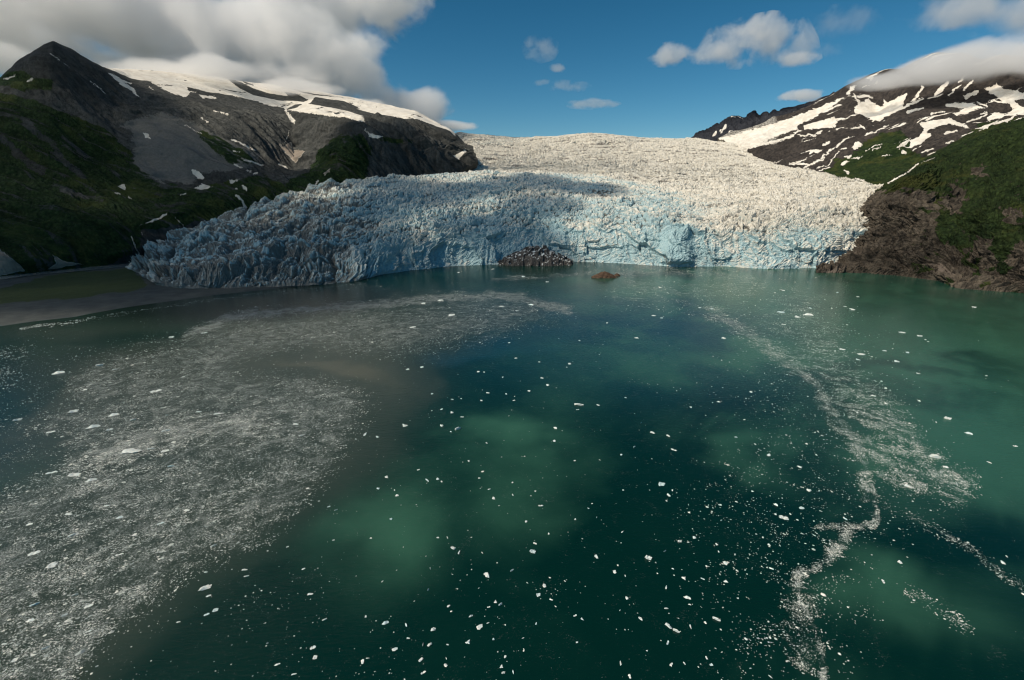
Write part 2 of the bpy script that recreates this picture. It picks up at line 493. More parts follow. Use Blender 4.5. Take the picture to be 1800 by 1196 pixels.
def build_left():
    foot = [(-420,520,'g',2),(0,489,'g',2),(150,473,'g',2),(235,463,'g',2),(262,452,2080),(330,432,2200),(420,398,2280),(520,366,2370),(640,332,2560),(780,322,2760),(838,296,2950)]
    r1 = [(-420,420,2100),(0,405,2150),(110,425,2080),(235,400,2200),(330,372,2300),(430,348,2420),(520,325,2560),(640,296,2600),(740,284,2780),(834,280,3000)]
    r2 = [(-420,300,2600),(0,290,2600),(120,310,2560),(230,300,2680),(330,322,2560),(430,300,2720),(518,292,2980),(560,285,2850),(620,245,2640),(700,245,2800),(830,272,3080)]
    r3 = [(-420,210,3000),(0,205,3000),(90,165,3050),(200,205,3080),(300,225,3000),(400,225,3080),(515,222,3400),(600,222,2950),(700,222,2950),(826,268,3150)]
    r4 = [(-420,190,3300),(0,141,3350),(40,106,3400),(92,70,3450),(130,90,3450),(190,127,3450),(230,150,3450),(330,172,3450),(430,190,3550),(505,200,3650),(560,196,3500),(640,212,3300),(730,215,3200),(790,238,3200),(824,266,3200)]
    r5 = [(-420,250,3900),(0,200,3900),(92,150,3900),(170,150,3850),(200,132,3900),(260,134,4100),(330,138,4300),(400,145,4400),(480,155,4400),(560,166,4300),(640,184,4100),(730,205,3800),(790,233,3500),(822,262,3300)]
    r6 = [(-420,330,4700),(0,300,4700),(200,260,4700),(480,260,5200),(640,290,4900),(790,320,4200),(820,330,3700)]
    n = 1000
    P, V = loft([foot, r1, r2, r3, r4, r5, r6], n, [110, 120, 90, 90, 80, 12], 5)
    s, t = arclen(P)
    NM = normals(P)
    v = V[:, None] * np.ones((1, n))
    x, y, z = P[..., 0], P[..., 1], P[..., 2]
    w = fbm(s / 500, t / 500, 4, 3) * 120
    s0 = s[200][None, :] * np.ones_like(s)
    q = s0 + 0.75 * t + w * 0.5
    gul = fbm(q / 260, t / 1100 + w / 900, 4, 11, 0.5, ridged=True)      # gullies running down the slope
    gul2 = fbm((q + w * 0.4) / 75, t / 480, 5, 21, 0.6, ridged=True)
    rough = fbm(x / 90 + z / 60, y / 90 + z / 50, 6, 31, 0.55)
    fade = ss(0.0, 0.25, v) * (1 - 0.75 * ss(3.3, 4.0, v))
    spur = ss(560, 640, to_pix(P)[0])
    P2 = P + NM * ((gul * (36 + 10 * spur) + gul2 * (18 + 7 * spur) * (1 - 0.7 * ss(0, 30, sdf_poly(to_pix(P)[0], to_pix(P)[1], [(213,222),(238,290),(285,318),(338,322),(378,300),(445,292),(455,275),(350,222),(290,200)]))) + rough * 12) * fade)[..., None]
    px, py = to_pix(P2)
    wob = fbm(q / 70, t / 150, 5, 41)
    wx = px + wob * 9 + gul2 * 3
    wy = py + fbm(s / 60, t / 80, 5, 43) * 7
    veg = masks(wx, wy, [
        [(-600,100),(0,160),(60,175),(130,200),(180,225),(235,265),(245,292),(290,322),(345,330),(400,318),(450,306),(500,318),(540,300),(560,262),(600,235),(640,235),(655,262),(650,300),(650,340),(240,470),(-600,560)],
        [(0,128),(40,120),(60,135),(95,140),(90,160),(40,160),(-10,150)],
        [(360,228),(430,262),(460,290),(410,292),(370,262),(340,230)],
        [(665,238),(725,246),(728,252),(690,254),(668,248)]])
    veg = np.maximum(veg, 0)
    vg = ss(-6, 8, masks(wx, wy, [
        [(-600,100),(0,160),(60,175),(130,200),(180,225),(235,265),(245,292),(290,322),(345,330),(400,318),(450,306),(500,318),(540,300),(560,262),(600,235),(640,235),(655,262),(650,300),(650,340),(240,470),(-600,560)],
        [(0,128),(40,120),(60,135),(95,140),(90,160),(40,160),(-10,150)],
        [(360,228),(430,262),(460,290),(410,292),(370,262),(340,230)],
        [(665,238),(725,246),(728,252),(690,254),(668,248)]]))
    vg = np.clip(vg * (0.95 - 0.5 * ss(0.25, 0.75, gul2)) , 0, 1)
    # lower rocky fringe above the ice and bare avalanche streaks
    vg *= 1 - 0.85 * ss(-4, 4, masks(wx, wy, [[(250,405),(330,395),(420,372),(520,345),(640,315),(640,340),(420,400),(330,430),(240,470),(190,470),(250,440)]]))
    lighter = ss(-4, 3, masks(wx, wy, [], [([(45,215),(85,250),(110,280),(145,310)], 12), ([(5,245),(40,280),(75,300)], 16), ([(110,240),(155,275)],8), ([(150,160),(180,205),(215,245)], 8), ([(110,338),(180,352)], 9)]))
    vg *= 1 - 0.55 * lighter
    scree = (0.75 + 0.25 * gul2) * ss(-16, 10, masks(wx, wy, [
        [(213,222),(232,232),(240,262),(238,290),(285,318),(338,322),(350,305),(378,300),(445,292),(455,275),(400,245),(350,222),(290,200),(255,205)],
        [(212,322),(228,322),(255,345),(240,352),(222,350)]]))
    snow_p1 = [[(10,415),(60,400),(85,390),(80,405),(30,418)], [(130,430),(160,412),(185,410),(150,432)],
        [(565,385),(600,390),(640,420),(690,440),(690,448),(640,432),(700,465),(740,520),(690,480),(640,450),(600,415)],
        [(1050,500),(1135,510),(1130,522),(1060,518)], [(745,703),(775,705),(795,738),(760,722)],
        [(1008,895),(1045,900),(1085,940),(1045,943),(1020,920)], [(1010,990),(1050,985),(1060,960),(1080,975),(1120,985),(1060,1000)],
        [(1198,940),(1230,950),(1275,940),(1220,970)], [(620,980),(655,970),(660,1000),(640,995)],
        [(730,1190),(800,1160),(880,1120),(880,1135),(800,1170)]]
    snow_l1 = [([(265,283),(310,318)],6),([(332,333),(362,357)],6),([(475,430),(550,490)],5),([(1060,620),(1090,645)],8),([(1125,583),(1200,605)],7),
        ([(970,660),(1055,705)],6),([(1220,735),(1280,765),(1340,795)],8),([(1230,797),(1255,800)],6),([(1270,835),(1380,872)],9),([(1230,868),(1272,887)],9),
        ([(1290,895),(1315,905)],8),([(1330,918),(1350,912)],7),([(1240,995),(1250,998)],9),([(1275,980),(1292,1003)],12),([(1240,1030),(1270,1055),(1290,1095)],11),
        ([(1465,865),(1510,885)],9),([(1520,690),(1500,755)],4),([(605,1015),(630,1025)],8),([(670,1035),(690,1045)],8),([(1620,1015),(1650,990),(1670,950)],9),
        ([(945,1030),(975,1020)],6),([(690,1248),(705,1288),(730,1338)],5),([(925,1145),(945,1165),(965,1190)],4),([(745,1222),(752,1240)],4),([(970,480),(1030,488)],6),([(785,458),(810,475)],6)]
    snow_ridge = [[(640,370),(720,395),(760,412),(800,440),(860,470),(920,500),(975,515),(995,490),(975,430),(965,410),(1000,420),(1060,440),(1120,470),(1200,500),(1260,515),(1300,510),(1380,545),(1420,560),(1480,565),(1510,590),(1550,635),(1540,650),(1520,615),(1500,580),(1560,590),(1640,600),(1800,622),(1800,300),(1200,200),(800,250)]]
    snow_p2 = [[(-20,300),(0,420),(0,440),(60,440),(140,455),(230,465),(300,485),(320,485),(310,460),(260,440),(160,420),(110,405),(-5,395)],
        [(0,350),(60,365),(150,380),(280,400),(400,430),(500,470),(470,472),(380,450),(280,420),(180,398),(100,388),(0,385)],
        [(0,440),(30,470),(40,495),(20,480)], [(312,505),(340,530),(390,543),(370,550),(340,545)],
        [(670,615),(700,605),(715,590),(722,600),(690,635)], [(-10,220),(200,330),(550,470),(640,500),(500,468),(400,428),(0,352)]]
    rock_in = [[(1190,412),(1260,430),(1330,465),(1400,488),(1450,498),(1540,512),(1620,522),(1590,534),(1470,530),(1400,515),(1330,500),(1260,465)],
        [(1500,572),(1550,550),(1600,548),(1570,565),(1510,578)], [(1620,545),(1660,513),(1800,530),(1840,545),(1890,570),(1800,575),(1700,560)],
        [(1500,455),(1600,485),(1720,505),(1800,512),(1720,508),(1600,492)], [(1270,425),(1330,445),(1340,455),(1290,440)]]
    rk = masks(px + wob * 6, py + wob * 3, rock_in, **C1)
    rk = np.maximum(rk, masks(px + wob * 2, py, [[(110,405),(200,400),(280,430),(330,445),(480,480),(520,500),(400,480),(320,462),(250,440),(160,420)],[(0,365),(50,372),(90,395),(20,385)]], **C2))
    ed = fbm(s / 22, t / 22, 4, 47, 0.6); ed2 = fbm(s / 26, t / 20, 4, 48, 0.6)
    jx, jy = px + wob * 4 + ed * 4.5, py + gul2 * 1.6 + ed2 * 3.5
    sn = np.maximum(masks(jx, jy, snow_p1 + snow_ridge, snow_l1, **C1), masks(jx, jy, snow_p2, **C2))
    # far upper snowfield: everything behind the crest
    sn = np.where((v > 4.25) & (px > 185) & (px < 800), 8.0, sn)
    sn = np.minimum(sn, -rk)
    crag = fbm(q / 160, t / 60, 5, 57, 0.6)
    sn = np.where(v > 3.3, np.minimum(sn, (0.30 - crag) * 40), sn)
    dirty = masks(jx, jy, [[(1465,750),(1490,775),(1530,750),(1545,790),(1600,795),(1555,858),(1540,840),(1480,790)],[(1700,910),(1740,890),(1730,905),(1705,925)]], **C1)
    dirty = np.maximum(dirty, masks(jx, jy, [[(-60,690),(0,710),(60,760),(140,825),(0,850),(-60,850)],[(280,745),(320,770),(435,795),(250,822),(295,790)]], **C4))
    snow = ss(-1.2, 1.2, np.maximum(sn, dirty)); dirt = ss(-1, 1, dirty) * 0.75
    z4 = np.stack([snow, vg, scree, dirt], -1)
    o = grid_mesh('mountain', P2, {'zones': z4}, MAT_LEFT)
    tag(o, kind='structure'); o['label'] = 'dark green and grey mountainside with a pointed summit and thin snow patches'
    return o

# ------------------------------------------------------------------ mountains on the right
def build_right_mid():
    foot = [(1285,275,5000),(1330,292,4300),(1370,305,4000),(1450,322,3500),(1520,338,3100),(1570,350,2950),(1700,420,2900),(2100,460,2900)]
    r1 = [(1283,266,5200),(1318,262,4700),(1370,280,4300),(1450,296,3900),(1520,300,3600),(1600,300,3500),(1700,300,3400),(2100,330,3300)]
    r2 = [(1280,258,5400),(1330,246,5100),(1400,252,4600),(1460,245,4400),(1540,238,4200),(1620,240,4000),(1700,240,3900),(2100,240,3700)]
    r3 = [(1275,251,5600),(1340,232,5500),(1400,222,5200),(1470,215,4900),(1540,215,4700),(1620,200,4500),(1700,200,4400),(1800,195,4300),(2100,190,4200)]
    r4 = [(1268,246,5800),(1340,222,5700),(1400,203,5500),(1450,182,5400),(1500,172,5200),(1540,190,5200),(1600,172,5000),(1700,160,4900),(1800,150,4800),(2100,140,4700)]
    r5 = [(1262,244,6000),(1340,220,6000),(1400,199,5900),(1450,177,5800),(1490,153,5700),(1530,132,5600),(1555,124,5600),(1585,122,5500),(1640,95,5500),(1700,96,5400),(1725,108,5400),(1760,98,5300),(1800,104,5300),(1900,70,5300),(2100,60,5300)]
    r6 = [(1262,270,7000),(1400,260,7000),(1555,220,6900),(1700,200,6600),(2100,200,6600)]
    n = 800
    P, V = loft([foot, r1, r2, r3, r4, r5, r6], n, [80, 90, 80, 80, 70, 12])
    s, t = arclen(P); NM = normals(P)
    v = V[:, None] * np.ones((1, n))
    x, y, z = P[..., 0], P[..., 1], P[..., 2]
    w = fbm(s / 600, t / 600, 4, 103) * 160
    s0 = s[200][None, :] * np.ones_like(s)
    q = s0 - 0.9 * t + w * 0.5
    gul = fbm(q / 330, t / 1500, 4, 111, 0.5, ridged=True)
    gul2 = fbm(q / 100, t / 600, 5, 121, 0.6, ridged=True)
    rough = fbm(x / 130 + z / 90, y / 130 + z / 70, 6, 131, 0.55)
    fade = ss(0.0, 0.3, v) * (1 - 0.8 * ss(4.2, 5.0, v))
    P2 = P + NM * ((gul * 34 + gul2 * 17 + rough * 14) * fade)[..., None]
    px, py = to_pix(P2)
    wob = fbm(s / 90, t / 110, 5, 141); wob2 = fbm(s / 70, t / 70, 5, 145)
    ed = fbm(s / 40, t / 40, 4, 147, 0.6); ed2 = fbm(s / 45, t / 35, 4, 148, 0.6)
    jx, jy = px + wob * 5 + ed * 4, py + wob2 * 3.5 + ed2 * 3.5
    pol = [[(150,740),(330,690),(480,650),(640,595),(760,545),(850,510),(840,525),(760,575),(700,615),(650,640),(560,690),(430,745),(400,770),(340,785),(330,860),(300,800),(260,790),(200,780)],
        [(640,660),(700,640),(800,615),(815,640),(800,665),(700,680),(640,680)],
        [(900,560),(950,530),(975,515),(1000,545),(1050,560),(1060,520),(1080,545),(1130,510),(1180,485),(1160,540),(1160,570),(1080,610),(1030,640),(1000,640),(960,610),(910,600)],
        [(920,450),(870,500),(855,495),(880,455)], [(1470,500),(1560,475),(1560,490),(1490,520)],
        [(1580,465),(1650,440),(1690,470),(1850,490),(1850,520),(1740,530),(1790,565),(1850,560),(1850,600),(1700,610),(1610,640),(1600,620),(1640,590),(1700,600),(1740,575),(1680,530),(1620,490)],
        [(1380,545),(1480,540),(1530,545),(1590,570),(1540,580),(1440,610),(1420,600),(1480,570),(1380,560)],
        [(1240,650),(1330,630),(1400,620),(1450,640),(1510,670),(1490,675),(1400,650),(1300,680),(1280,700),(1310,715),(1250,755),(1190,770),(1200,740),(1240,720),(1270,680)],
        [(1555,690),(1610,655),(1600,680),(1660,665),(1640,690),(1600,700)],
        [(890,780),(915,745),(950,765),(900,790)], [(840,825),(890,810),(880,835),(940,820),(965,800),(930,835),(870,838)],
        [(610,715),(680,705),(710,715),(620,722)], [(470,860),(530,840),(510,850),(470,866)], [(830,870),(850,845),(875,850),(850,865)]]
    lin = [([(1210,540),(1260,460)],14),([(1330,500),(1390,440)],20),([(1400,500),(1450,455)],8),([(1480,470),(1530,420)],9),([(1700,655),(1790,620),(1860,590)],10),
        ([(560,862),(680,865),(780,790),(870,725)],9),([(700,885),(770,865),(820,800)],6),([(720,900),(770,878)],7),([(570,862),(650,838)],8),([(640,880),(740,835)],9),
        ([(850,897),(872,908)],9),([(910,940),(950,950)],9),([(1140,770),(1200,772)],6),([(1260,803),(1320,780)],9),([(1290,812),(1330,800)],7),
        ([(740,765),(772,750)],14),([(410,762),(500,742),(560,722),(610,690)],13),([(960,712),(1020,690),(1080,658)],7),([(1380,700),(1440,693)],11),([(1380,750),(1420,745)],9),
        ([(1150,800),(1165,805)],18),([(930,660),(960,680)],7),([(985,700),(1000,690)],6),([(900,500),(925,540)],9),([(1550,540),(1600,560)],8),([(1600,545),(1640,530)],9),
        ([(700,600),(760,580),(830,550)],10),([(1070,600),(1180,560),(1260,520)],13),([(1180,590),(1260,570)],10),([(1000,790),(1040,770)],5),([(1050,820),(1100,815)],6),
        ([(960,800),(1010,770),(1050,760)],4),([(1310,600),(1380,590)],7),([(1450,660),(1560,620),(1600,600)],9),([(1620,530),(1700,540)],9),([(640,640),(700,600)],9),
        ([(1640,690),(1720,650)],8),([(1700,640),(1760,600)],10),([(1010,630),(1060,600)],12),([(340,760),(480,715),(600,675)],12),([(1560,600),(1600,590)],8)]
    sn = masks(jx, jy, pol, lin, **C3)
    # thin drifts lying along the ledges
    led = fbm(q / 90, t / 420, 5, 151, 0.6)
    sn = np.maximum(sn, (led - 0.26) * 22 * ss(0.6, 1.4, v) * ss(1360, 1420, px) - 6 * ss(1.6, 1.0, v))
    sn = np.where((v < 1.7) & (px < 1300), np.maximum(sn, 3), sn)
    snow = ss(-1.1, 1.1, sn)
    vg = ss(-8, 8, masks(jx + wob * 8, jy + wob * 5, [[(800,850),(900,800),(960,740),(1010,700),(1150,690),(1200,730),(1190,790),(1270,820),(1450,740),(1560,650),(1900,600),(1900,1500),(900,1500),(760,960),(740,900)]], **C3))
    vg = np.clip(vg * (1.0 - 0.35 * ss(0.2, 0.7, gul2)), 0, 1)
    z4 = np.stack([snow, vg, 0.25 * ss(0.1, 0.5, wob), 0 * snow], -1)
    o = grid_mesh('mountain', P2, {'zones': z4}, MAT_RIGHT)
    tag(o, kind='structure'); o['label'] = 'brown rocky mountain streaked with bright snow, its summit inside a cloud'

def build_far_ridge():
    T = [(20,745),(50,728),(90,700),(130,690),(155,668),(180,655),(195,662),(215,640),(245,620),(262,622),(290,612),(305,622),(320,637),(345,612),(362,605),(377,594),(390,608),(410,622),(430,602),(440,598),(455,612),(480,590),(495,600),(510,606),(530,590),(560,582),(600,574),(650,568),(720,540),(800,500)]
    top = [(1200 + X / 2.99, Y / 2.99, 8200) for X, Y in T]
    base = [(1200, 262, 7000), (1300, 258, 7000), (1467, 240, 7000)]
    mid = [(1203, 252, 7700), (1290, 226, 7700), (1340, 214, 7700), (1467, 180, 7700)]
    back = [(1207, 275, 9500), (1300, 270, 9500), (1467, 260, 9500)]
    n = 420
    P, V = loft([base, mid, top, back], n, [40, 60, 12], 1)
    # keep the teeth of the crest sharp
    s, t = arclen(P); NM = normals(P); v = V[:, None] * np.ones((1, n))
    gul = fbm(s / 160, t / 500, 5, 211, 0.55, ridged=True)
    px, py = to_pix(P)
    lin = [([(230,662),(205,712)],8),([(178,700),(160,722)],8),([(262,692),(245,705)],5),([(290,615),(318,640)],5),([(255,622),(280,625)],5),([(225,665),(200,700)],6)]
    snow = ss(-1, 1, masks(px + gul * 1.2, py, [], lin, **C3))
    P2 = P + NM * (gul * 45 * ss(0, 0.3, v) * (1 - 0.2 * ss(1.6, 2.0, v)))[..., None]
    o = grid_mesh('mountain', P2, {'zones': np.stack([snow, 0 * snow, 0 * snow, 0 * snow], -1)}, MAT_FAR)
    tag(o, kind='structure'); o['label'] = 'jagged dark blue ridge on the skyline behind the snow slope'

def build_right_cliff():
    zb = -25.0
    w0 = [(1434,479,'g'),(1500,479,'g'),(1577,484,'g'),(1657,494,'g'),(1683,506,'g'),(1733,510,'g'),(1783,514,'g'),(1900,528,'g'),(2300,600,'g')]
    top = rail(w0, 900); low = top.copy(); low[:, 2] = zb; low[:, :2] *= 0.985
    r1 = [(1440,470,1960),(1478,466,1850),(1500,458,1830),(1530,448,1840),(1577,452,1835),(1620,462,1815),(1657,462,1800),(1700,478,1770),(1733,482,1745),(1783,485,1735),(1900,495,1690),(2300,560,1550)]
    r2 = [(1498,442,2150),(1503,440,1930),(1540,430,1890),(1577,410,1900),(1620,415,1870),(1657,420,1860),(1700,440,1830),(1733,445,1800),(1783,440,1790),(1900,440,1760),(2300,480,1620)]
    r3 = [(1514,374,2500),(1519,372,2060),(1545,365,2010),(1577,355,1990),(1620,358,1970),(1650,365,1990),(1680,385,2000),(1733,370,2000),(1783,360,1990),(1900,350,1950),(2300,350,1800)]
    r4 = [(1550,335,2600),(1554,332,2180),(1577,320,2120),(1600,318,2120),(1625,317,2150),(1650,325,2200),(1690,310,2260),(1733,290,2300),(1783,280,2300),(1900,250,2250),(2300,180,2100)]
    r5 = [(1556,334,2700),(1560,331,2400),(1613,290,2650),(1667,258,2750),(1700,242,2750),(1750,225,2700),(1800,209,2700),(1900,165,2650),(2300,60,2500)]
    r6 = [(1562,350,3000),(1613,330,3100),(1700,300,3200),(1800,270,3200),(2300,160,3000)]
    n = 900
    P, V = loft([low, top, rail(r1, n, 6), rail(r2, n, 6), rail(r3, n, 6), rail(r4, n, 6), rail(r5, n), rail(r6, n)], n, [10, 50, 60, 80, 70, 90, 10])
    s, t = arclen(P); NM = normals(P); v = V[:, None] * np.ones((1, n))
    x, y, z = P[..., 0], P[..., 1], P[..., 2]
    w = fbm(s / 200, t / 200, 4, 303) * 60
    gul = fbm((s + w) / 85, t / 190 + 3, 5, 311, 0.55, ridged=True)
    gul2 = fbm((s + w - 0.4 * t) / 26, t / 60, 5, 321, 0.6, ridged=True)
    rough = fbm(x / 40 + z / 30, y / 40 + z / 30, 6, 331, 0.6)
    fade = ss(0.4, 1.2, v) * (1 - 0.6 * ss(5.2, 6.0, v))
    P2 = P + NM * ((gul * (24 - 12 * ss(3.5, 5, v)) + gul2 * (10 - 4 * ss(3.5, 5, v)) + rough * 11) * fade)[..., None]
    px, py = to_pix(P2)
    wob = fbm(s / 40, t / 50, 5, 341); wob2 = fbm(s / 45, t / 40, 5, 345)
    jx, jy = px + wob * 22, py + wob2 * 16
    rock = masks(jx, jy, [[(1400,440),(1505,360),(1540,340),(1580,336),(1640,338),(1648,355),(1645,380),(1640,400),(1660,430),(1700,440),(1725,415),(1745,415),(1740,445),(1760,470),(1790,430),(2300,420),(2300,640),(1400,520)],
        [(1660,340),(1680,320),(1700,335),(1690,370),(1670,378),(1655,365)], [(1705,300),(1735,290),(1740,305),(1715,318)], [(1760,370),(1790,365),(1800,400),(1770,395)]])
    vg = 1 - ss(-7, 7, rock)
    vg = np.maximum(vg, 0.9 * ss(0.0, 0.35, fbm(s / 60, t / 45, 5, 351)) * ss(1560, 1640, px))
    vg *= 1 - 0.45 * ss(0.35, 0.8, gul2)
    lin = [([(1080,965),(1180,910),(1240,862)],7),([(1255,860),(1330,830)],3)]
    snow = ss(-1, 1, masks(px + wob, py + wob2, [], lin, **C3))
    band = ss(0.1, 0.5, fbm((s + 2 * t) / 200, (t - 0.3 * s) / 40, 4, 361))
    z4 = np.stack([snow, vg, band * 0.6, 0 * snow], -1)
    fa, fb, fc = worley(s / 46 + wob, t / 34 + s / 150, 371); ga, gb, gc = worley(s / 17, t / 12 + s / 60, 373)
    cr = (1 - vg) * ss(0.4, 1.2, v)
    P2 = P2 + NM * (cr * ((fc - 0.5) * 11 + (gc - 0.5) * 5 + np.clip((fb - fa) / 0.25, 0, 1) * 5))[..., None]
    P2 = P2 + NM * (vg * (gb - ga) * 4)[..., None]
    o = grid_mesh('mountain', P2, {'zones': z4}, MAT_CLIFF, smooth=False)
    tag(o, kind='structure'); o['label'] = 'green slope ending in a brown rock cliff at the water beside the ice'

# ------------------------------------------------------------------ glacier
def build_glacier():
    g0 = [(240,472,2000),(252,484,1720),(272,494,1560),(300,501,1470),(340,506,1420),(380,509,1392),(450,507,'g'),(560,501,'g'),(610,497,'g'),(640,491,'g'),(665,483,'g'),(720,476,'g'),(800,468,'g'),(880,465,'g'),(1000,460,'g'),(1080,463,'g'),(1180,469,'g'),(1280,469,'g'),(1330,473,'g'),(1420,472,'g'),(1475,470,'g'),(1530,462,1900),(1575,455,1960)]
    g1 = [(240,468,2040),(260,472,1800),(300,478,1560),(340,482,1490),(380,480,1470),(450,474,1450),(560,462,1450),(640,446,1460),(720,424,1540),(800,412,1620),(880,410,1650),(960,405,1720),(1050,402,1715),(1150,408,1690),(1250,412,1720),(1350,412,1790),(1450,410,1860),(1530,405,1960),(1585,400,2050)]
    g2 = [(242,463,2060),(290,455,1850),(330,446,1760),(450,434,1680),(560,424,1650),(640,400,1690),(720,380,1770),(850,372,1850),(1000,370,1900),(1150,378,1880),(1300,382,1900),(1450,372,2000),(1540,364,2120),(1590,360,2200)]
    g3 = [(246,458,2070),(330,418,2000),(450,396,1960),(560,374,1960),(640,354,2020),(750,336,2180),(850,332,2230),(1000,336,2230),(1100,346,2180),(1250,362,2080),(1400,356,2150),(1540,348,2280),(1590,346,2380)]
    g4 = [(252,454,2080),(330,414,2100),(430,380,2170),(520,351,2290),(640,319,2490),(780,309,2640),(950,309,2640),(1050,316,2600),(1150,336,2440),(1250,352,2330),(1400,345,2350),(1540,336,2480),(1590,336,2560)]
    g5 = [(252,462,2200),(330,424,2220),(430,390,2290),(520,360,2420),(640,326,2650),(770,311,2830),(850,306,2960),(950,306,2960),(1050,311,2960),(1150,322,2880),(1300,333,2760),(1400,331,2750),(1548,330,2700),(1590,334,2750)]
    g6 = [(600,340,2900),(760,305,3150),(805,288,3350),(900,289,3400),(1000,287,3400),(1150,296,3400),(1300,301,3350),(1440,307,3250),(1500,322,2980),(1560,336,2900)]
    g7 = [(700,320,3500),(790,285,3800),(818,263,4050),(900,266,4050),(1050,263,4050),(1200,269,4150),(1310,277,4250),(1380,298,4100),(1480,330,3700)]
    g8 = [(760,300,4600),(795,240,4900),(805,234,5000),(850,240,5000),(920,245,5200),(980,242,5000),(1030,236,4800),(1080,239,4900),(1120,245,5100),(1220,246,5500),(1300,255,5500),(1360,290,5300)]
    g9 = [(760,330,5600),(805,280,6000),(1030,280,6000),(1220,280,6500),(1360,300,6300)]
    n = 1500
    low = rail(g0, n).copy(); low[:, 2] = -12
    P, V = loft([low] + [rail(g, n) for g in (g0, g1, g2, g3, g4, g5, g6, g7, g8, g9)], n, [4, 150, 110, 110, 90, 50, 90, 90, 110, 10])
    V = V - 1
    s, t = arclen(P)
    s = s[150][None, :] * np.ones((P.shape[0], 1)) + (P[..., 0] - P[150, :, 0][None, :]) * 0.6
    NM = blur(normals(P), 6)
    NM /= np.linalg.norm(NM, axis=-1, keepdims=True) + 1e-9
    v = V[:, None] * np.ones((1, n))
    x, y, z = P[..., 0], P[..., 1], P[..., 2]
    px, py = to_pix(P)
    wa = fbm(s / 130, t / 130, 4, 401); wb = fbm(s / 120, t / 140, 4, 405)
    S = (s + wa * 45 * (1 - 0.5 * ss(700, 560, px))) * 1.25; T = (t + wb * 45 * (1 - 0.5 * ss(700, 560, px))) * 1.2
    vary = np.clip(0.85 + 1.3 * fbm(s / 170 + 2, t / 90, 4, 479), 0.3, 1.5)
    left = 1 - ss(560, 700, px + wa * 40)                 # dirty rounded lobe
    face = 1 - ss(0.75, 1.25, v + wa * 0.25)              # ice cliff
    upper = ss(4.6, 5.4, v)
    h = np.zeros_like(s); 
    f1, f2, c1 = worley(S / 62, T / 44, 411); e1 = np.clip((f2 - f1) / 0.35, 0, 1)
    f1b, f2b, c2 = worley(S / 25 + 7, T / 17, 421); e2 = np.clip((f2b - f1b) / 0.4, 0, 1)
    f1c, f2c, c3 = worley(S / 10.5 + 3, T / 8, 431); e3 = np.clip((f2c - f1c) / 0.5, 0, 1)
    flute = fbm(S / 30, T / 130, 5, 441, 0.55, ridged=True)
    bulge = fbm(s / 150, t / 170, 4, 451)
    rag = fbm(S / 16, T / 13, 6, 455, 0.62)
    up_f = 1 - face
    f1d, f2d, c4 = worley(S / 95 + 3 + T / 160, T / 85 + 9, 437); e4 = np.clip((f2d - f1d) / 0.5, 0, 1)
    near = 1 - 0.35 * upper - 0.6 * left
    h += bulge * (14 + 12 * left)
    frn = 1 + 0.5 * (1 - ss(2.2, 3.4, v))
    h += up_f * ((c1 - 0.5) * 10 + e1 * 4) * near * vary * frn
    h += up_f * ((c2 - 0.5) * 6.5 + e2 * 5) * near * vary * frn
    h += up_f * ((c3 - 0.5) * 4.5 + e3 * 3.0) * (1 - 0.25 * left)
    scoop = (f1d ** 2) * 14 - 6                       # shell shaped scars left by calving
    lay = fbm((S + 0.6 * T) / 60, (T - 0.35 * S) / 16, 5, 439, 0.6, ridged=True)
    h += face * (1 - 0.6 * left) * (scoop * 0.9 + (c4 - 0.5) * 24 + (c1 - 0.5) * 8 + lay * 4 + np.clip(fbm(S / 22, T / 160, 4, 443, 0.5, ridged=True), -1, 0.1) * 7)
    h += face * (flute * (3.5 + 5 * left) + (c2 - 0.5) * 3.2 + (c3 - 0.5) * 1.6)
    furrow = fbm((s + wa * 40) / 105, t / 210 + wb * 0.3, 4, 461, 0.5, ridged=True)
    lf1, lf2, lc = worley((s + wa * 60) / 95, (t + wb * 60) / 80, 463)
    h += left * (furrow * 20 + (lc - 0.5) * 16 + np.clip((lf2 - lf1) / 0.4, 0, 1) * 12 - lf1 ** 2 * 14 + flute * 3)
    h += rag * 5 * (1 - 0.3 * left)
    fr = fbm(S / 6, T / 5, 3, 457, 0.6); h += fr * 1.6
    # long transverse crevasses in the upper icefall
    crev = fbm((s + wa * 80) / 260, (t + wb * 60) / 34, 4, 471, 0.6, ridged=True)
    h += (upper + 0.5 * up_f * (1 - left)) * np.clip(crev, -0.6, 0.6) * 9
    calm = ss(0.1, 0.4, fbm(s / 300 + 4, t / 120, 3, 475)) * upper * ss(1000, 1100, px)
    h *= 1 - 0.7 * calm
    # big blue tower of ice standing out of the front
    tower = np.exp(-((px - 1190) / 26) ** 4) * ss(0.05, 0.2, v) * (1 - ss(0.95, 1.15, v))
    h += tower * 26
    # arched hollow behind the rocks
    hollow = np.exp(-((px - 600) / 34) ** 2 - ((py - 490) / 14) ** 2)
    h -= hollow * 18
    h *= 1.0 + 0.5 * fbm(s / 260, t / 240, 3, 477)
    fade = 0.25 + 0.75 * ss(-0.1, 0.15, v)
    fade = fade * (1 - 0.45 * ss(7.6, 8.0, v))
    D = (NM * 0.95 + np.array([0, 0, 0.15])) * (h * fade)[..., None]
    D[..., 2] *= 0.35 + 0.65 * ss(0.0, 0.6, v)
    P2 = P + D
    # material fields
    steep = 1 - np.abs(normals(P2)[..., 2])
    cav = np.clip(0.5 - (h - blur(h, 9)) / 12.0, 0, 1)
    bz = fbm(s / 220, t / 160, 4, 481)
    mid_ice = ss(0.8, 1.4, v) * (1 - ss(4.0, 5.0, v))
    blue = 0.30 + 0.30 * ss(0.3, 0.8, steep) + 0.35 * (cav - 0.5) + bz * 0.4
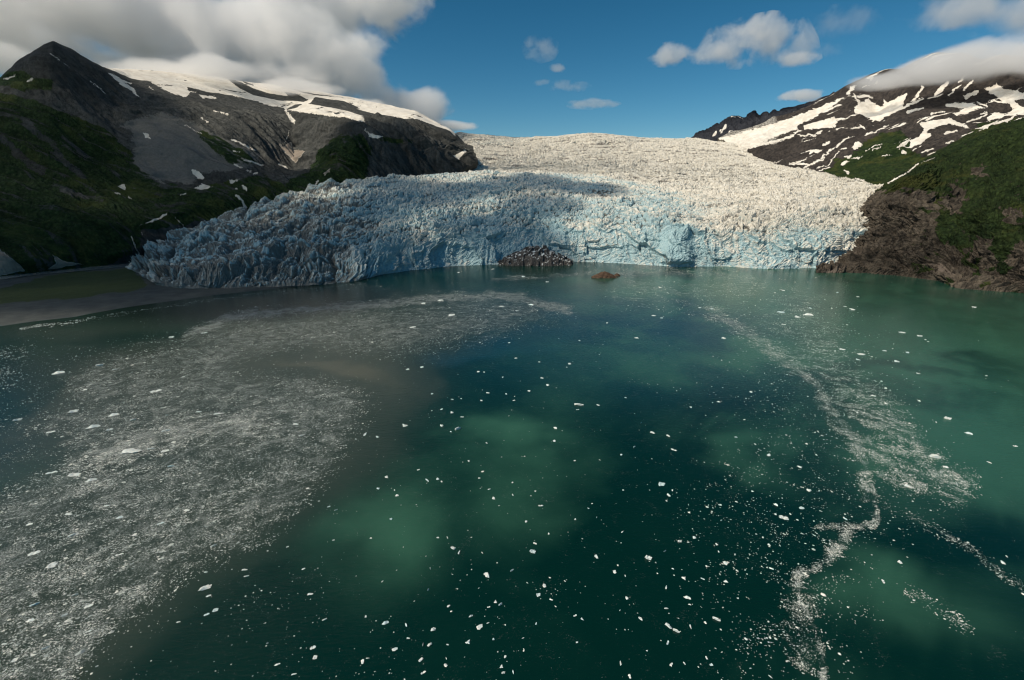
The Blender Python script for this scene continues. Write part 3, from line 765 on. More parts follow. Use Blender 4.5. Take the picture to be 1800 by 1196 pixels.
    blue += 0.08 * left + 0.28 * face * (1 - 0.6 * ss(1180, 1320, px)) - 0.30 * upper + 0.22 * mid_ice * (1 - ss(1100, 1300, px)) - 0.25 * mid_ice * ss(1200, 1350, px)
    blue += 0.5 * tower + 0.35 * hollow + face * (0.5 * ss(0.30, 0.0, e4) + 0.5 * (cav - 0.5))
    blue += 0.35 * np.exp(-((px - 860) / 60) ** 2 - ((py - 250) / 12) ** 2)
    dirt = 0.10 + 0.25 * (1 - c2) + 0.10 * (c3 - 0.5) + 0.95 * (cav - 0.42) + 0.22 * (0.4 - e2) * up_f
    band = fbm(s / 420 + 3, t / 45, 4, 493, 0.55)
    dirt += 0.42 * ss(0.05, 0.4, band) * up_f * (1 - calm) + 0.08 * (vary - 0.85)
    dirt += 0.50 * left - 0.35 * face * (1 - left) + 0.20 * upper + 0.18 * ss(0.1, 0.4, fbm(s / 90, t / 60, 4, 491)) - 0.3 * calm
    dirt += 0.35 * ss(0.12, -0.02, v) * left + 0.5 * ss(1500, 1545, px) * (1 - ss(2, 4, v)) * 0.8
    ice = np.stack([np.clip(blue, 0, 1), np.clip(dirt, 0, 1), cav, left], -1)
    root = bpy.data.objects.new('glacier', None); COL.objects.link(root)
    root.location = (0, 0, 0)
    tag(root, 'broad crevassed tidewater glacier of blue and cream ice ending at the bay', 'glacier')
    k = int(np.searchsorted(V, 1.0))
    grid_mesh('ice_cliff', P2, {'ice': ice}, MAT_ICE, root, smooth=False, rows=(0, k + 1))
    grid_mesh('icefall', P2, {'ice': ice}, MAT_ICE, root, smooth=False, rows=(k, len(V)))
    return root, P2

# ------------------------------------------------------------------ water, beach, river
MAT_Z = [(-200,900),(0,770),(60,740),(130,700),(110,655),(200,620),(330,590),(370,565),(450,548),(600,535),(700,530),(830,515),(930,520),(1000,540),(1010,552),(960,565),(880,590),(800,610),(700,632),(600,625),(520,620),(450,635),(425,650),(560,655),(640,680),(655,700),(620,770),(590,820),(540,880),(440,960),(330,1010),(270,1060),(200,1110),(130,1196),(60,1300),(-200,1400)]

def slush_field(px, py, n1):
    """0..1 cover of small floating ice at a place on the bay, from the survey outlines"""
    qx, qy = px + n1 * 20, py + n1 * 10
    m = ss(-26, 34, sdf_poly(qx, qy, MAT_Z))
    m *= 1 - 0.9 * ss(-10, 14, sdf_poly(qx, qy, [(435,640),(500,620),(600,622),(740,632),(760,680),(700,720),(650,690),(560,662),(460,655)]))
    m *= 1 - 0.85 * ss(-25, 25, sdf_poly(qx, qy, [(-300,800),(60,755),(110,760),(110,815),(0,890),(-300,980)]))
    m = np.maximum(m * 0.55, 0.09 * ss(-10, 15, sdf_poly(qx, qy, [(-200,600),(120,612),(250,600),(360,568),(330,600),(200,625),(110,655),(120,700),(60,740),(0,770),(-200,820)])))
    # bright rim along the upper side of the raft and denser pale ice painted in for the sunlit core
    m = np.maximum(m, 0.75 * ss(-9, 6, sdf_line(qx, qy, [(330,590),(400,560),(520,545),(640,538),(760,525),(880,520),(1000,545)], 16)) )
    m = np.maximum(m, 0.8 * ss(-40, 30, sdf_line(qx, qy, [(170,800),(300,760),(450,740)], 50)))
    # long streak on the right side
    for pts, w, a in [
        ([(1252,548),(1290,572),(1340,607),(1385,640),(1430,672),(1445,700)], 20, 0.95),
        ([(1330,560),(1350,600),(1400,640)], 26, 0.12),
        ([(1445,700),(1470,735),(1495,765),(1512,790),(1520,830),(1522,868)], 20, 1.0),
        ([(1500,790),(1530,850),(1545,915),(1540,925)], 9, 0.8),
        ([(1540,925),(1500,926),(1445,926)], 9, 0.8),
        ([(1490,930),(1480,960),(1450,985),(1405,1012),(1395,1030)], 17, 0.9),
        ([(1400,1025),(1403,1055),(1425,1090),(1440,1130),(1450,1196),(1460,1260)], 12, 0.75),
        ([(1400,1060),(1405,1095),(1415,1140)], 60, 0.28),
        ([(1395,550),(1430,590),(1455,630),(1500,690),(1530,720)], 66, 0.46),
        ([(1440,640),(1500,690),(1520,720)], 30, 0.45),
        ([(1480,700),(1560,735),(1590,770),(1640,830),(1690,856)], 44, 0.62),
        ([(1520,790),(1560,810),(1620,835)], 44, 0.65),
        ([(1540,880),(1620,915),(1700,960),(1800,1035)], 14, 0.16),
        ([(1600,1040),(1650,1070),(1700,1105)], 18, 0.10),
        ([(1085,478),(1180,478),(1260,482),(1340,500)], 14, 0.85),
        ([(1110,500),(1200,512),(1320,508)], 22, 0.55),
        ([(1060,520),(1150,520),(1300,545)], 30, 0.2),
        ([(870,492),(960,487),(1060,478)], 7, 0.6),
        ([(560,505),(640,500),(720,520),(800,530)], 14, 0.25),
        ([(40,578),(130,564),(300,537),(400,522),(520,510),(640,499)], 5, 1.0)]:
        m = np.maximum(m, a * ss(-w * 0.5, w * 0.5, sdf_line(px + n1 * 16, py + n1 * 9, pts, w) + n1 * w * 0.8))
    m = np.maximum(m, 0.014 * ss(-60, 60, sdf_poly(qx, qy, [(1300,560),(1500,560),(1700,860),(1560,930),(1480,1196),(1300,1196),(1200,900),(1350,760)])))
    return m

def sh_y(px):
    return np.interp(px, [0, 60, 130, 300, 430, 560, 640, 700], [592, 583, 575, 546, 529, 517, 505, 0])

def build_water():
    az = np.radians(np.concatenate([np.linspace(-180, -62, 40)[:-1], np.linspace(-62, 62, 900), np.linspace(62, 180, 40)[1:]]))
    r = np.concatenate([[0.5, 30, 70, 110], np.geomspace(140, 2600, 520), [3200, 4500, 7000, 12000, 25000]])
    A, R = np.meshgrid(az, r)
    P = np.stack([np.sin(A) * R, np.cos(A) * R, 0 * R], -1)
    px, py = to_pix(P)
    front = (P[..., 1] > 20) & (np.hypot(P[..., 0], P[..., 1]) < 2600)
    n1 = fbm(P[..., 0] / 60, P[..., 1] / 60, 6, 501, 0.6); n2 = fbm(P[..., 0] / 160, P[..., 1] / 160, 5, 511)
    slush = np.where(front, slush_field(px, py, n1), 0)
    slush = slush * np.where(px > 1040, 0.6, 1.0) * np.where(py < sh_y(px), 0.0, 1.0)
    qx, qy = px + n2 * 42, py + n2 * 20 + n1 * 6
    wx2 = fbm(P[..., 0] / 110, P[..., 1] / 110, 4, 521); wy2 = fbm(P[..., 0] / 120, P[..., 1] / 120, 4, 523)
    wx, wy = px + wx2 * 110, py + wy2 * 60
    silt = ss(-70, 60, sdf_poly(qx, qy, [(-400,560),(130,560),(540,503),(640,500),(640,530),(900,515),(1000,540),(960,570),(740,640),(735,700),(700,800),(640,850),(500,960),(330,1060),(200,1196),(200,1500),(-400,1500)])) * 0.75
    silt = np.maximum(silt, 1.05 * ss(-24, 26, sdf_poly(qx, qy, [(420,640),(500,622),(600,622),(760,630),(790,680),(740,720),(650,685),(560,662),(460,655)])) * (1 - 0.45 * ss(600, 760, qx)))
    silt = np.maximum(silt, 0.4 * ss(-20, 30, sdf_poly(qx, qy, [(150,575),(400,530),(560,508),(640,505),(620,530),(450,545),(370,562),(300,580)])))
    silt *= 1 - 0.8 * ss(-15, 15, sdf_poly(qx, qy, [(-300,590),(100,600),(360,568),(320,600),(180,625),(110,660),(60,735),(-300,850)]))
    green = 0.05 + 0.75 * ss(-140, 160, sdf_poly(qx, qy, [(1290,480),(1500,490),(2200,560),(2200,1000),(1760,950),(1560,860),(1480,720),(1300,580)]))
    for cx, cy, rx, ry, a in [(690,930,75,75,0.55),(885,770,75,30,0.55),(905,880,70,60,0.35),(1160,640,200,28,0.30),(1330,620,120,22,0.28),(1480,1000,90,50,0.40),(1650,1080,120,50,0.35),(1340,830,90,50,0.35),(1180,520,180,30,0.45),(1250,500,120,18,0.3),(1000,700,120,24,0.18),(1300,770,50,26,0.3),(1060,610,90,20,0.2),(40,850,80,40,0.55)]:
        green = green + (a * 1.15 if cx < 1000 else a) * np.exp(-((wx - cx) / (rx * 1.35)) ** 2 - ((wy - cy) / (ry * 1.35)) ** 2)
    green = green - 0.42 * ss(-60, 60, sdf_poly(wx, wy, [(1090,830),(1230,800),(1340,880),(1400,960),(1440,1010),(1300,1120),(1100,1196),(1000,1000)])) + 0.10 * ss(-0.2, 0.5, fbm(P[..., 0] / 150, P[..., 1] / 110, 4, 531)) + 0.14 * ss(0.0, 0.4, fbm((P[..., 0] + P[..., 1]) / 260, (P[..., 1] - P[..., 0]) / 60, 4, 541)) * ss(900, 1300, px)  # the subtracted polygon is cloud shade painted into the green
    for cx, cy, rx, ry, a in [(1600,640,160,18,0.35),(1640,700,150,20,0.35),(1750,650,130,14,0.2),(1640,960,160,26,0.4),(1750,930,100,40,0.3),(1560,1130,120,60,0.3)]:  # dark bands: cloud shade painted by lowering the green
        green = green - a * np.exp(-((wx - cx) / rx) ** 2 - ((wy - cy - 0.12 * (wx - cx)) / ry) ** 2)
    blue = 0.85 * np.exp(-((qx - 1150) / 330) ** 2 - ((qy - 600) / 110) ** 2) + 0.9 * ss(-14, 14, sdf_poly(qx, qy, [(740,632),(880,592),(1010,555),(1010,570),(960,600),(800,640)]))
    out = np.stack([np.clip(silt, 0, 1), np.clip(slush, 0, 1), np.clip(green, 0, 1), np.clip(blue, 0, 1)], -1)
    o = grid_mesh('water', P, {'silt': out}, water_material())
    tag(o, kind='structure')

def build_beach():
    w0 = [(-500,700,'g',-1),(0,578,'g',-1),(60,569,'g',-1),(130,561,'g',-1),(300,532,'g',-1),(430,515,'g',-1),(560,503,'g',-1),(640,494,'g',-1)]
    w1 = [(-500,650,'g',3),(0,560,'g',3),(60,552,'g',3),(130,546,'g',3),(300,522,'g',3),(430,508,'g',3),(560,497,'g',3),(640,485,'g',3)]
    w2 = [(-500,560,'g',5),(0,505,'g',5),(150,485,'g',5),(260,478,'g',5),(430,490,'g',5),(640,480,'g',3)]
    w3 = [(-500,510,'g',5),(0,480,'g',5),(150,464,'g',5),(240,455,'g',5),(400,470,'g',5),(640,476,'g',3)]
    P, V = loft([w0, w1, w2, w3], 420, [24, 60, 40])
    px, py = to_pix(P)
    x, y = P[..., 0], P[..., 1]
    n = fbm(x / 60, y / 60, 5, 601)
    P[..., 2] += n * 2.0 * ss(0.3, 1, V)[:, None]
    veg = ss(-6, 6, sdf_poly(px + n * 20, py + n * 6, [(-500,520),(0,508),(60,490),(140,477),(232,474),(250,490),(258,506),(235,514),(150,522),(60,528),(0,538),(-500,600)]))
    z4 = np.stack([0 * veg, veg, 0 * veg, 0 * veg], -1)
    tag(grid_mesh('beach', P, {'zones': z4}, beach_material()), kind='structure')
    a = [(-500,519,'g',6.4),(0,492,'g',6.4),(60,484,'g',6.4),(150,476,'g',6.4),(238,468,'g',6.4)]
    b = [(-500,512,'g',6.4),(0,484,'g',6.4),(60,478,'g',6.4),(150,470,'g',6.4),(238,464,'g',6.4)]
    P, V = loft([a, b], 160, [8])
    N = NT('river_water'); N.surf(N.rgb((0.13, 0.15, 0.15)), 0.25, N.noise(0.4, 4, 0.6, N.pos()), 0.3, 0.3, 0.5)
    tag(grid_mesh('river', P, None, N.m), kind='structure')

build_left(); build_right_mid(); build_far_ridge(); build_right_cliff()
GL, GP = build_glacier()
build_water(); build_beach()

# ------------------------------------------------------------------ rocks at the ice front
def build_rock(name, x0, x1, ytop, ybase, depth, mat, seed, label, cat):
    a = ground(x0, ybase); b = ground(x1, ybase)
    W = np.linalg.norm(b - a); c = (a + b) / 2
    Ht = float(at_dist((x0 + x1) / 2, ytop, np.hypot(c[0], c[1]) + depth * 0.35)[2])
    n = 150; m = 90
    U, Vv = np.meshgrid(np.linspace(-1, 1, n), np.linspace(-1, 1, m))
    x = U * W * 0.56; y = Vv * depth * 0.75
    r = np.hypot(U, Vv)
    nz = fbm(x / 26 + seed, y / 26, 6, 700 + seed, 0.6)
    f1, f2, cc = worley(x / 11, y / 11, 710 + seed)
    prof = np.clip(1 - (r * (1 + 0.35 * nz)) ** 1.7, -0.4, 1)
    z = prof * Ht * (1 + 0.35 * nz) + (cc - 0.5) * Ht * 0.22 * ss(-0.1, 0.3, prof) - 0.6
    ang = math.atan2(b[1] - a[1], b[0] - a[0]); ca, sa = math.cos(ang), math.sin(ang)
    P = np.stack([x * ca - y * sa, x * sa + y * ca, z], -1)
    P[..., 0] += nz * 3; P[..., 1] += np.roll(nz, 7, 1) * 3
    o = grid_mesh(name, P, None, mat, smooth=False)
    o.location = (c[0], c[1] + depth * 0.35, 0)
    tag(o, label, cat)
    return o

R_ICY = rock_material('outcrop_rock', (0.030, 0.028, 0.027), (0.085, 0.078, 0.072), True)
R_RED = rock_material('islet_rock', (0.050, 0.030, 0.018), (0.13, 0.078, 0.048))
build_rock('rock_outcrop', 882, 1002, 434, 466, 75, R_ICY, 1, 'dark rock mound with ice lumps lodged on it at the foot of the ice cliff', 'rock')
build_rock('rock_islet', 1043, 1082, 478, 489, 16, R_RED, 2, 'low reddish brown rock standing alone in the bay before the ice cliff', 'rock')
build_rock('rock_islet', 1079, 1091, 480.5, 485.5, 8, R_RED, 3, 'tiny flat rock just beyond the reddish brown rock in the bay', 'rock')

# ------------------------------------------------------------------ floating ice: single floes
rng = np.random.default_rng(5)
def chunk_mesh(k):
    """a jagged lump of glacier ice, 1 m across, waterline at z = 0"""
    import bmesh
    bm = bmesh.new()
    bmesh.ops.create_icosphere(bm, subdivisions=3, radius=0.5)
    r = np.random.default_rng(100 + k)
    co = np.array([v.co[:] for v in bm.verts])
    cuts = r.normal(size=(9, 3)); cuts /= np.linalg.norm(cuts, axis=1)[:, None]
    d = r.uniform(0.20, 0.42, 9)
    for c, q in zip(cuts, d):
        e = co @ c - q
        co -= np.where(e > 0, e, 0)[:, None] * c * 0.96
    el = [1.0, 0.75, 0.55, 0.85, 0.4, 1.0, 0.65, 0.5, 0.9, 0.7][k % 10]
    n = fbm(co[:, 0] * 5 + k, co[:, 1] * 5 + co[:, 2] * 4, 4, 800 + k)
    n2 = fbm(co[:, 0] * 2.2 + 3 * k, co[:, 1] * 2.2 + co[:, 2] * 2, 2, 850 + k)
    co *= (1 + 0.40 * n + 0.55 * n2)[:, None]
    w = np.ptp(co[:, 0])
    co = co / w
    co[:, 1] *= el
    co[:, 2] = co[:, 2] * (0.75 if k % 3 else 0.5) + 0.02
    if k % 4 == 1:      # a saddle between two tops
        co[:, 2] -= 0.16 * np.exp(-(co[:, 0] / 0.14) ** 2) * (co[:, 2] > 0)
    for v, c in zip(bm.verts, co): v.co = c
    me = bpy.data.meshes.new('ice_floe'); bm.to_mesh(me); bm.free()
    me.materials.append(MAT_CHUNK)
    return me
CH = [chunk_mesh(k) for k in range(10)]

LM = (600, 800, 3.0, "672,32,18 845,12,10 967,8,12 1230,30,12 1362,27,12 407,79,16 237,116,18 455,137,32 508,128,20 530,140,18 196,178,22 280,187,14 295,215,26 727,122,12 780,182,20 805,229,20 833,268,12 905,213,18 902,146,10 1050,267,30 1023,191,12 262,338,18 157,439,16 510,437,16 560,437,22 592,490,28 621,514,30 744,518,16 975,351,16 1022,465,24 1010,512,40 1232,340,14 1347,330,18 1346,535,32 1483,407,22 1688,157,32 1725,213,26 1745,187,14 1487,186,12 1321,256,12 1303,282,12 1093,417,16 898,610,30 770,632,32 468,598,18 586,630,8 216,668,16 457,713,16 1440,617,26 1498,637,16 1620,547,46 1785,457,28 1705,508,24 1068,690,24 980,675,14 1040,740,22 1106,764,20 1180,667,14 566,797,24 779,803,22 812,775,18 840,789,28 685,850,28 727,905,32 774,886,20 130,852,16 236,885,44 341,896,26 485,920,28 1235,848,24 1269,865,20 1505,757,22 1470,818,16 1579,866,28 1715,810,26 1028,890,16 354,967,20 431,999,20 466,1001,32 560,999,16 669,989,30 801,971,14 957,967,18 280,1024,34 138,1073,22 110,1091,28 419,1082,28 553,1073,14 551,1110,20 430,1147,32 845,1118,22 855,1150,26 907,1147,26 866,1064,18 1473,1100,28 1519,1168,24 1395,1182,26 1740,1105,24 1728,905,46 1770,932,40 1724,990,30 1612,1033,12 1715,700,26 1749,601,18 1242,987,12")
LR = (1200, 800, 3.0, "30,262,14 197,263,18 160,280,14 205,345,12 62,437,22 28,460,16 180,473,20 190,510,14 493,265,30 488,312,14 532,328,52 422,433,10 514,480,12 275,527,16 225,570,28 105,652,24 228,667,24 28,755,44 38,790,20 183,870,46 40,905,30 118,885,16 467,600,24 1195,170,46 1145,567,24 1060,667,30 8,650,24 290,755,14 420,1180,16 460,1168,26 333,972,18 358,1125,16 150,1105,20 125,1070,20 220,1182,16 10,1102,20 1690,570,22 1710,535,16 368,191,12 665,186,26 720,190,22 630,282,30 860,338,24 695,424,16")
MM = (600, 480, 3.0, "1003,169,40 843,177,22 580,224,36 375,286,36 435,162,24 525,145,40 925,200,20 1403,264,20 1646,226,20 1688,238,14 1559,343,22 1257,357,14 884,368,16 424,497,24 350,508,22 922,450,20 720,521,18 753,523,12 1045,470,14 1201,479,22 1057,555,20 1088,591,22 851,550,16 772,632,20 477,637,16 585,667,18 632,663,12 870,638,18 740,673,16 990,622,18 911,672,18 527,719,20 584,738,20 637,759,22 333,806,34 530,806,22 578,838,18 618,824,38 127,853,34 192,865,22 78,877,14 1126,819,22 1258,696,54 1245,721,20 1356,697,18 1499,658,14 1581,791,18 1640,842,28 1722,860,28 1125,887,18 767,898,16 1547,918,18 1477,959,16 1755,935,34 238,1077,26")
LT = (0, 480, 3.0, "315,527,64 610,508,28 530,488,36 820,622,60 390,732,50 605,749,62 1158,742,56 705,774,32 267,838,44 95,777,44 500,812,80 700,942,110 800,928,40 270,1052,56 395,1068,70 968,549,22 1562,798,38 1593,857,32 1075,316,34 905,340,30 450,617,30 1050,733,34 880,833,44 870,937,40 580,828,36")
LL = (0, 800, 3.0, "487,133,64 365,313,44 390,420,46 180,515,56 275,585,56 160,365,40 988,292,32 905,60,34 845,360,34 710,422,28 635,330,40 565,268,34 190,787,44 465,795,44 342,845,36 165,872,54 25,997,30 245,1017,36 465,930,30 78,1084,34 313,1130,28 177,1055,26 400,737,34 627,525,40 1085,703,80 1103,742,34 1292,606,32 1303,639,28 1088,840,32 1137,820,34 943,881,26 1087,618,22 1130,478,32 1515,484,16 1759,450,18 1602,600,24 1638,734,32 1715,867,26 1648,1014,34 1662,1070,30 1466,1103,36 1552,1156,32 1774,290,22 1733,272,18 512,1115,18")
RM = (1200, 480, 3.0, "665,222,56 603,232,36 520,208,34 532,272,26 895,193,34 925,126,18 857,177,16 817,103,14 674,186,16 1537,181,28 1160,315,34 1250,333,24 1280,352,14 1294,362,12 1066,411,20 1184,420,22 1130,468,30 1240,530,20 1600,542,16 1398,770,44 1512,848,38 1337,788,16 1338,975,56 1615,1000,24 1752,913,20 922,457,26 945,430,36 840,404,28 1005,648,28 1072,690,24 92,184,18 155,190,18 215,345,26 43,708,18 362,628,20 188,680,16 283,868,16 453,962,20 383,903,18 620,1025,26 525,92,26 1385,1025,34")
UP = (700, 220, 3.0, "130,940,28 283,1003,36 545,957,24 1380,857,20 1655,970,22 785,828,18 660,800,24 500,760,18 320,778,16")
SPECIAL = {
 (600,480,1258): 'long split floe in the middle of the dark blue water',
 (600,480,333): 'bright compact floe on the brown water right of the grey ice raft',
 (600,480,618): 'angular floe with a trailing arm on the dark water left of centre',
 (600,480,127): 'elongated floe at the border of the grey ice raft and the brown water',
 (600,480,1003): 'wide flat floe at the blunt tip of the grey ice raft',
 (600,480,525): 'wide flat floe in the far part of the grey ice raft',
 (0,480,315): 'large white floe where the dark inlet meets the grey ice raft',
 (0,480,820): 'large double humped floe among small bits in the middle of the grey ice raft',
 (0,480,390): 'large floe below the dark inlet, left of a bigger flat white floe',
 (0,480,605): 'large flat white floe above the sunlit part of the grey ice raft',
 (0,480,1158): 'long pointed floe above the sunlit part of the grey ice raft, on its right',
 (0,480,500): 'long ragged blue-white floe on the left side of the sunlit ice',
 (0,480,700): 'largest and whitest slab, in the middle of the sunlit ice',
 (0,480,95): 'pale green-white floe by the bottom of the dark inlet at the left edge',
 (0,480,267): 'rounded grey-white floe beside the brown water under the dark inlet',
 (0,480,395): 'broad white floe at the lower left end of the sunlit ice',
 (0,480,270): 'narrow white floe beside the green patch of water at the left edge',
 (0,800,487): 'broad blue-white floe just below the lower end of the sunlit ice',
 (0,800,1085): 'large blue-grey weathered floe alone on the dark water below the grey ice raft',
 (0,800,1103): 'small white floe touching the large blue-grey weathered one',
 (1200,800,532): 'long white floe pointing down to the right, left of the bent ice streak',
 (1200,800,1195): 'thick bright floe below the right branch of the ice streak',
 (1200,800,28): 'large bright floe on the dark water near the bottom, right of centre',
 (1200,800,183): 'long oval floe low down, between the picture bottom and the ice streak',
 (1200,480,665): 'large white floe at the head of the ice streak on the right side',
 (1200,480,1338): 'long low floe alone on the green water right of the ice streak',
 (1200,480,1512): 'oval white floe alone on the green water below the long dark bands',
 (1200,480,1398): 'thin streak shaped floe on the green water right of the ice streak',
 (1200,480,1537): 'small lone floe on the green water off the right hand rock cliff',
 (600,800,236): 'grey broken floe near the bottom edge on the dark green water',
 (600,800,1620): 'long narrow bright floe on the dark water right of centre',
 (600,800,1010): 'larger lower floe of the close pair on the dark green water below centre',
 (600,800,455): 'widest of three floes in a row below the brown water',
}
GROUPS = {
 (600,800): ('small white chunk of ice on the dark green water along the bottom middle', 'ice chunks on the dark green water'),
 (1200,800): ('small white chunk of ice on the dark water around the bent ice streak', 'ice chunks round the bent ice streak'),
 (600,480): ('small white chunk of ice on the dark blue middle of the bay', 'ice chunks on the blue middle of the bay'),
 (0,480): ('mid sized pale floe among the small bits of the grey ice raft', 'floes in the upper grey ice raft'),
 (0,800): ('pale floe in the lower part of the grey ice raft or just outside it', 'floes in and below the lower grey ice raft'),
 (1200,480): ('small white floe on the green water of the right half of the bay', 'floes on the green right half of the bay'),
 (700,220): ('flat white floe on the far water just before the ice cliff', 'floes before the ice cliff'),
}
cnt = 0
for (ox, oy, sc, txt) in (LM, LR, MM, LT, LL, RM, UP):
    for item in txt.split():
        X, Y, w = (float(q) for q in item.split(','))
        px, py = ox + X / sc, oy + Y / sc
        if py > 1192 or py < 466: continue
        g = ground(px, py)
        slant = math.sqrt(g[0] ** 2 + g[1] ** 2 + H * H)
        fwd = g[1] * CP + H * SP
        size = w / sc * fwd / F * 0.92
        me = CH[cnt % 10]
        far = py < 720
        if far: me = CH[(0, 3, 5, 8)[cnt % 4]]
        o = bpy.data.objects.new('ice_floe', me)
        COL.objects.link(o)
        o.location = (g[0], g[1], 0.0)
        if w > 36 or ox < 300:
            me = CH[(1, 2, 6, 7, 9)[cnt % 5]]; o.data = me
            # long floes lie along the current
            cur = math.atan2(1.0, 2.2) if px < 900 else math.atan2(-1.0, 1.6)
            o.rotation_euler = (0, 0, cur + rng.normal() * 0.12)
        else:
            o.rotation_euler = (0, 0, rng.uniform(0, 6.28))
        hz = rng.uniform(0.55, 0.9) * (0.55 if ox < 300 or far else 1.0)
        o.scale = (size * rng.uniform(0.95, 1.1), size * rng.uniform(0.5, 1.15), size * hz)
        key = (ox, oy, int(X))
        lab, grp = GROUPS[(ox, oy)]
        tag(o, SPECIAL.get(key, lab), 'ice floe', grp)
        cnt += 1
print('floes', cnt)

# ------------------------------------------------------------------ floating ice: the uncountable small bits
def build_brash():
    r = np.random.default_rng(11)
    N0 = 2400000
    px = r.uniform(-80, 1880, N0); py = 462 + (1290 - 462) * r.uniform(0, 1, N0) ** 1.15
    g = ground(px, py)
    n1 = fbm(g[:, 0] / 60, g[:, 1] / 60, 6, 501, 0.6)
    n2 = fbm(g[:, 0] / 14, g[:, 1] / 14, 4, 907, 0.6)
    f = slush_field(px, py, n1)
    inside = sdf_poly(px, py, MAT_Z) > -70
    cl = np.clip(0.55 + 1.6 * n2 + 0.7 * n1, 0.03, 2.2)
    wkk = fbm(g[:, 0] / 70, g[:, 1] / 70, 4, 933)
    q1 = (g[:, 0] * 0.85 - g[:, 1] * 0.53); q2 = (g[:, 0] * 0.53 + g[:, 1] * 0.85)
    n3 = fbm(q1 / 36 + wkk * 1.2, q2 / 15 + wkk * 2, 5, 917, 0.62)            # windrows lying along the current
    k1 = (g[:, 0] * 0.91 + g[:, 1] * 0.41); k2 = (g[:, 1] * 0.91 - g[:, 0] * 0.41)
    wk = fbm(g[:, 0] / 90, g[:, 1] / 90, 4, 931); n4 = fbm(k1 / 75 + wk * 1.5, k2 / 17 + wk * 2.5, 5, 927, 0.62)
    cl = cl * np.where(px > 1040, np.clip(0.75 + 2.8 * n3, 0.08, 2.4), np.clip(0.85 + 2.8 * n4, 0.10, 2.4))
    core0 = ss(-45, 40, sdf_line(px, py, [(150,810),(250,780),(330,750),(450,735)], 60))  # bits packed denser here to imitate the sunlit patch
    raft = f * (1 + 0.8 * core0) * cl * np.where(inside, 0.85, 2.6)
    # scattered bits on the open water, thicker towards the streak
    open_w = 0.0022 + 0.006 * ss(0.1, 0.5, n1) + 0.0065 * np.exp(-((px - (1330 + (py - 560) * 0.18)) / 130) ** 2) * ss(560, 640, py)
    open_w = open_w + 0.012 * np.exp(-((py - 500) / 30) ** 2) * ss(560, 700, px) * ss(1500, 1350, px)
    open_w = open_w + 0.008 * ss(-30, 30, sdf_poly(px, py, [(0,570),(300,535),(380,560),(350,600),(110,655),(130,700),(0,770),(-300,800),(-300,580)]))
    open_w = open_w * np.where(px > 1620, 0.25, 1) * (1 - 0.75 * ss(-20, 20, sdf_poly(px, py, [(1560,925),(1500,935),(1470,1000),(1412,1020),(1460,1200),(1900,1300),(1900,1100),(1700,960)])))
    dens = raft + open_w * np.clip(0.5 + 1.5 * n2 + 1.0 * n1, 0.1, 2)
    beach = sdf_poly(px, py, [(-500,700),(0,580),(60,571),(130,563),(300,534),(430,517),(560,505),(640,496),(640,430),(-500,400)]) > 0
    dens = np.where(beach, 0, dens)
    keep = r.uniform(0, 1, N0) < dens * 0.85
    pyk = py[keep]; g = g[keep]; inside = inside[keep]; px = px[keep]; f = f[keep]
    M = len(g)
    fwd = g[:, 1] * CP + H * SP
    # true sizes: mostly half a metre to two metres
    size = np.exp(r.normal(-0.55, 0.50, M)) * (0.62 + fwd / 1000.0)
    size *= np.where(inside, 0.84, 1.0) * np.where((px > 1040) & (f > 0.08), 0.62, 1.0)
    big = r.uniform(0, 1, M) < np.where(inside, 0.06, 0.02)
    size *= np.where(big, 2.0, 1.0)
    size = np.clip(size, 0.25, 5)
    K = 6
    a = np.arange(K) / K * 2 * np.pi + r.uniform(0, 1, (M, 1)) * 6.28
    rad = r.uniform(0.30, 0.62, (M, K))
    el = r.uniform(0.45, 1.0, M)
    cur = np.where(px < 900, math.atan2(1.0, 2.2), math.atan2(-1.0, 1.6)) + r.normal(0, 0.35, M)
    lx = np.cos(a) * rad * size[:, None]; ly = np.sin(a) * rad * (size * el)[:, None]
    cx, sx = np.cos(cur)[:, None], np.sin(cur)[:, None]
    P = np.zeros((M, K + 1, 3))
    P[:, :K, 0] = lx * cx - ly * sx; P[:, :K, 1] = lx * sx + ly * cx
    P[:, :K, 2] = 0.006 + r.uniform(0, 0.10, (M, K)) * size[:, None]
    P[:, K, 0] = r.uniform(-0.15, 0.15, M) * size; P[:, K, 1] = r.uniform(-0.15, 0.15, M) * size
    P[:, K, 2] = r.uniform(0.12, 0.42, M) * size * np.where(inside, 0.7, 1)
    P[..., 0] += g[:, 0, None]; P[..., 1] += g[:, 1, None]
    i = np.arange(K)
    tri = np.stack([i, (i + 1) % K, np.full(K, K)], -1)[None] + (np.arange(M) * (K + 1))[:, None, None]
    me = bpy.data.meshes.new('brash_ice')
    me.vertices.add(M * (K + 1)); me.vertices.foreach_set('co', P.reshape(-1).astype(np.float32))
    fill_faces(me, tri.reshape(-1, 3), False)
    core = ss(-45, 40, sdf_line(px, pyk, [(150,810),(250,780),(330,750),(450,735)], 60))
    tone = np.repeat(np.clip(r.normal(0.85, 0.25, M) - 0.30 * inside * (1 - core), 0, 1), K + 1)  # random tone, plus cloud shade painted on raft bits outside the sunlit patch
    put_attr(me, 'tone', tone)
    me.materials.append(MAT_BRASH)
    o = bpy.data.objects.new('brash_ice', me); COL.objects.link(o)
    tag(o, kind='stuff'); o['label'] = 'countless small bits of floating ice drifting in rafts and streaks'
    print('brash bits', M)
build_brash()

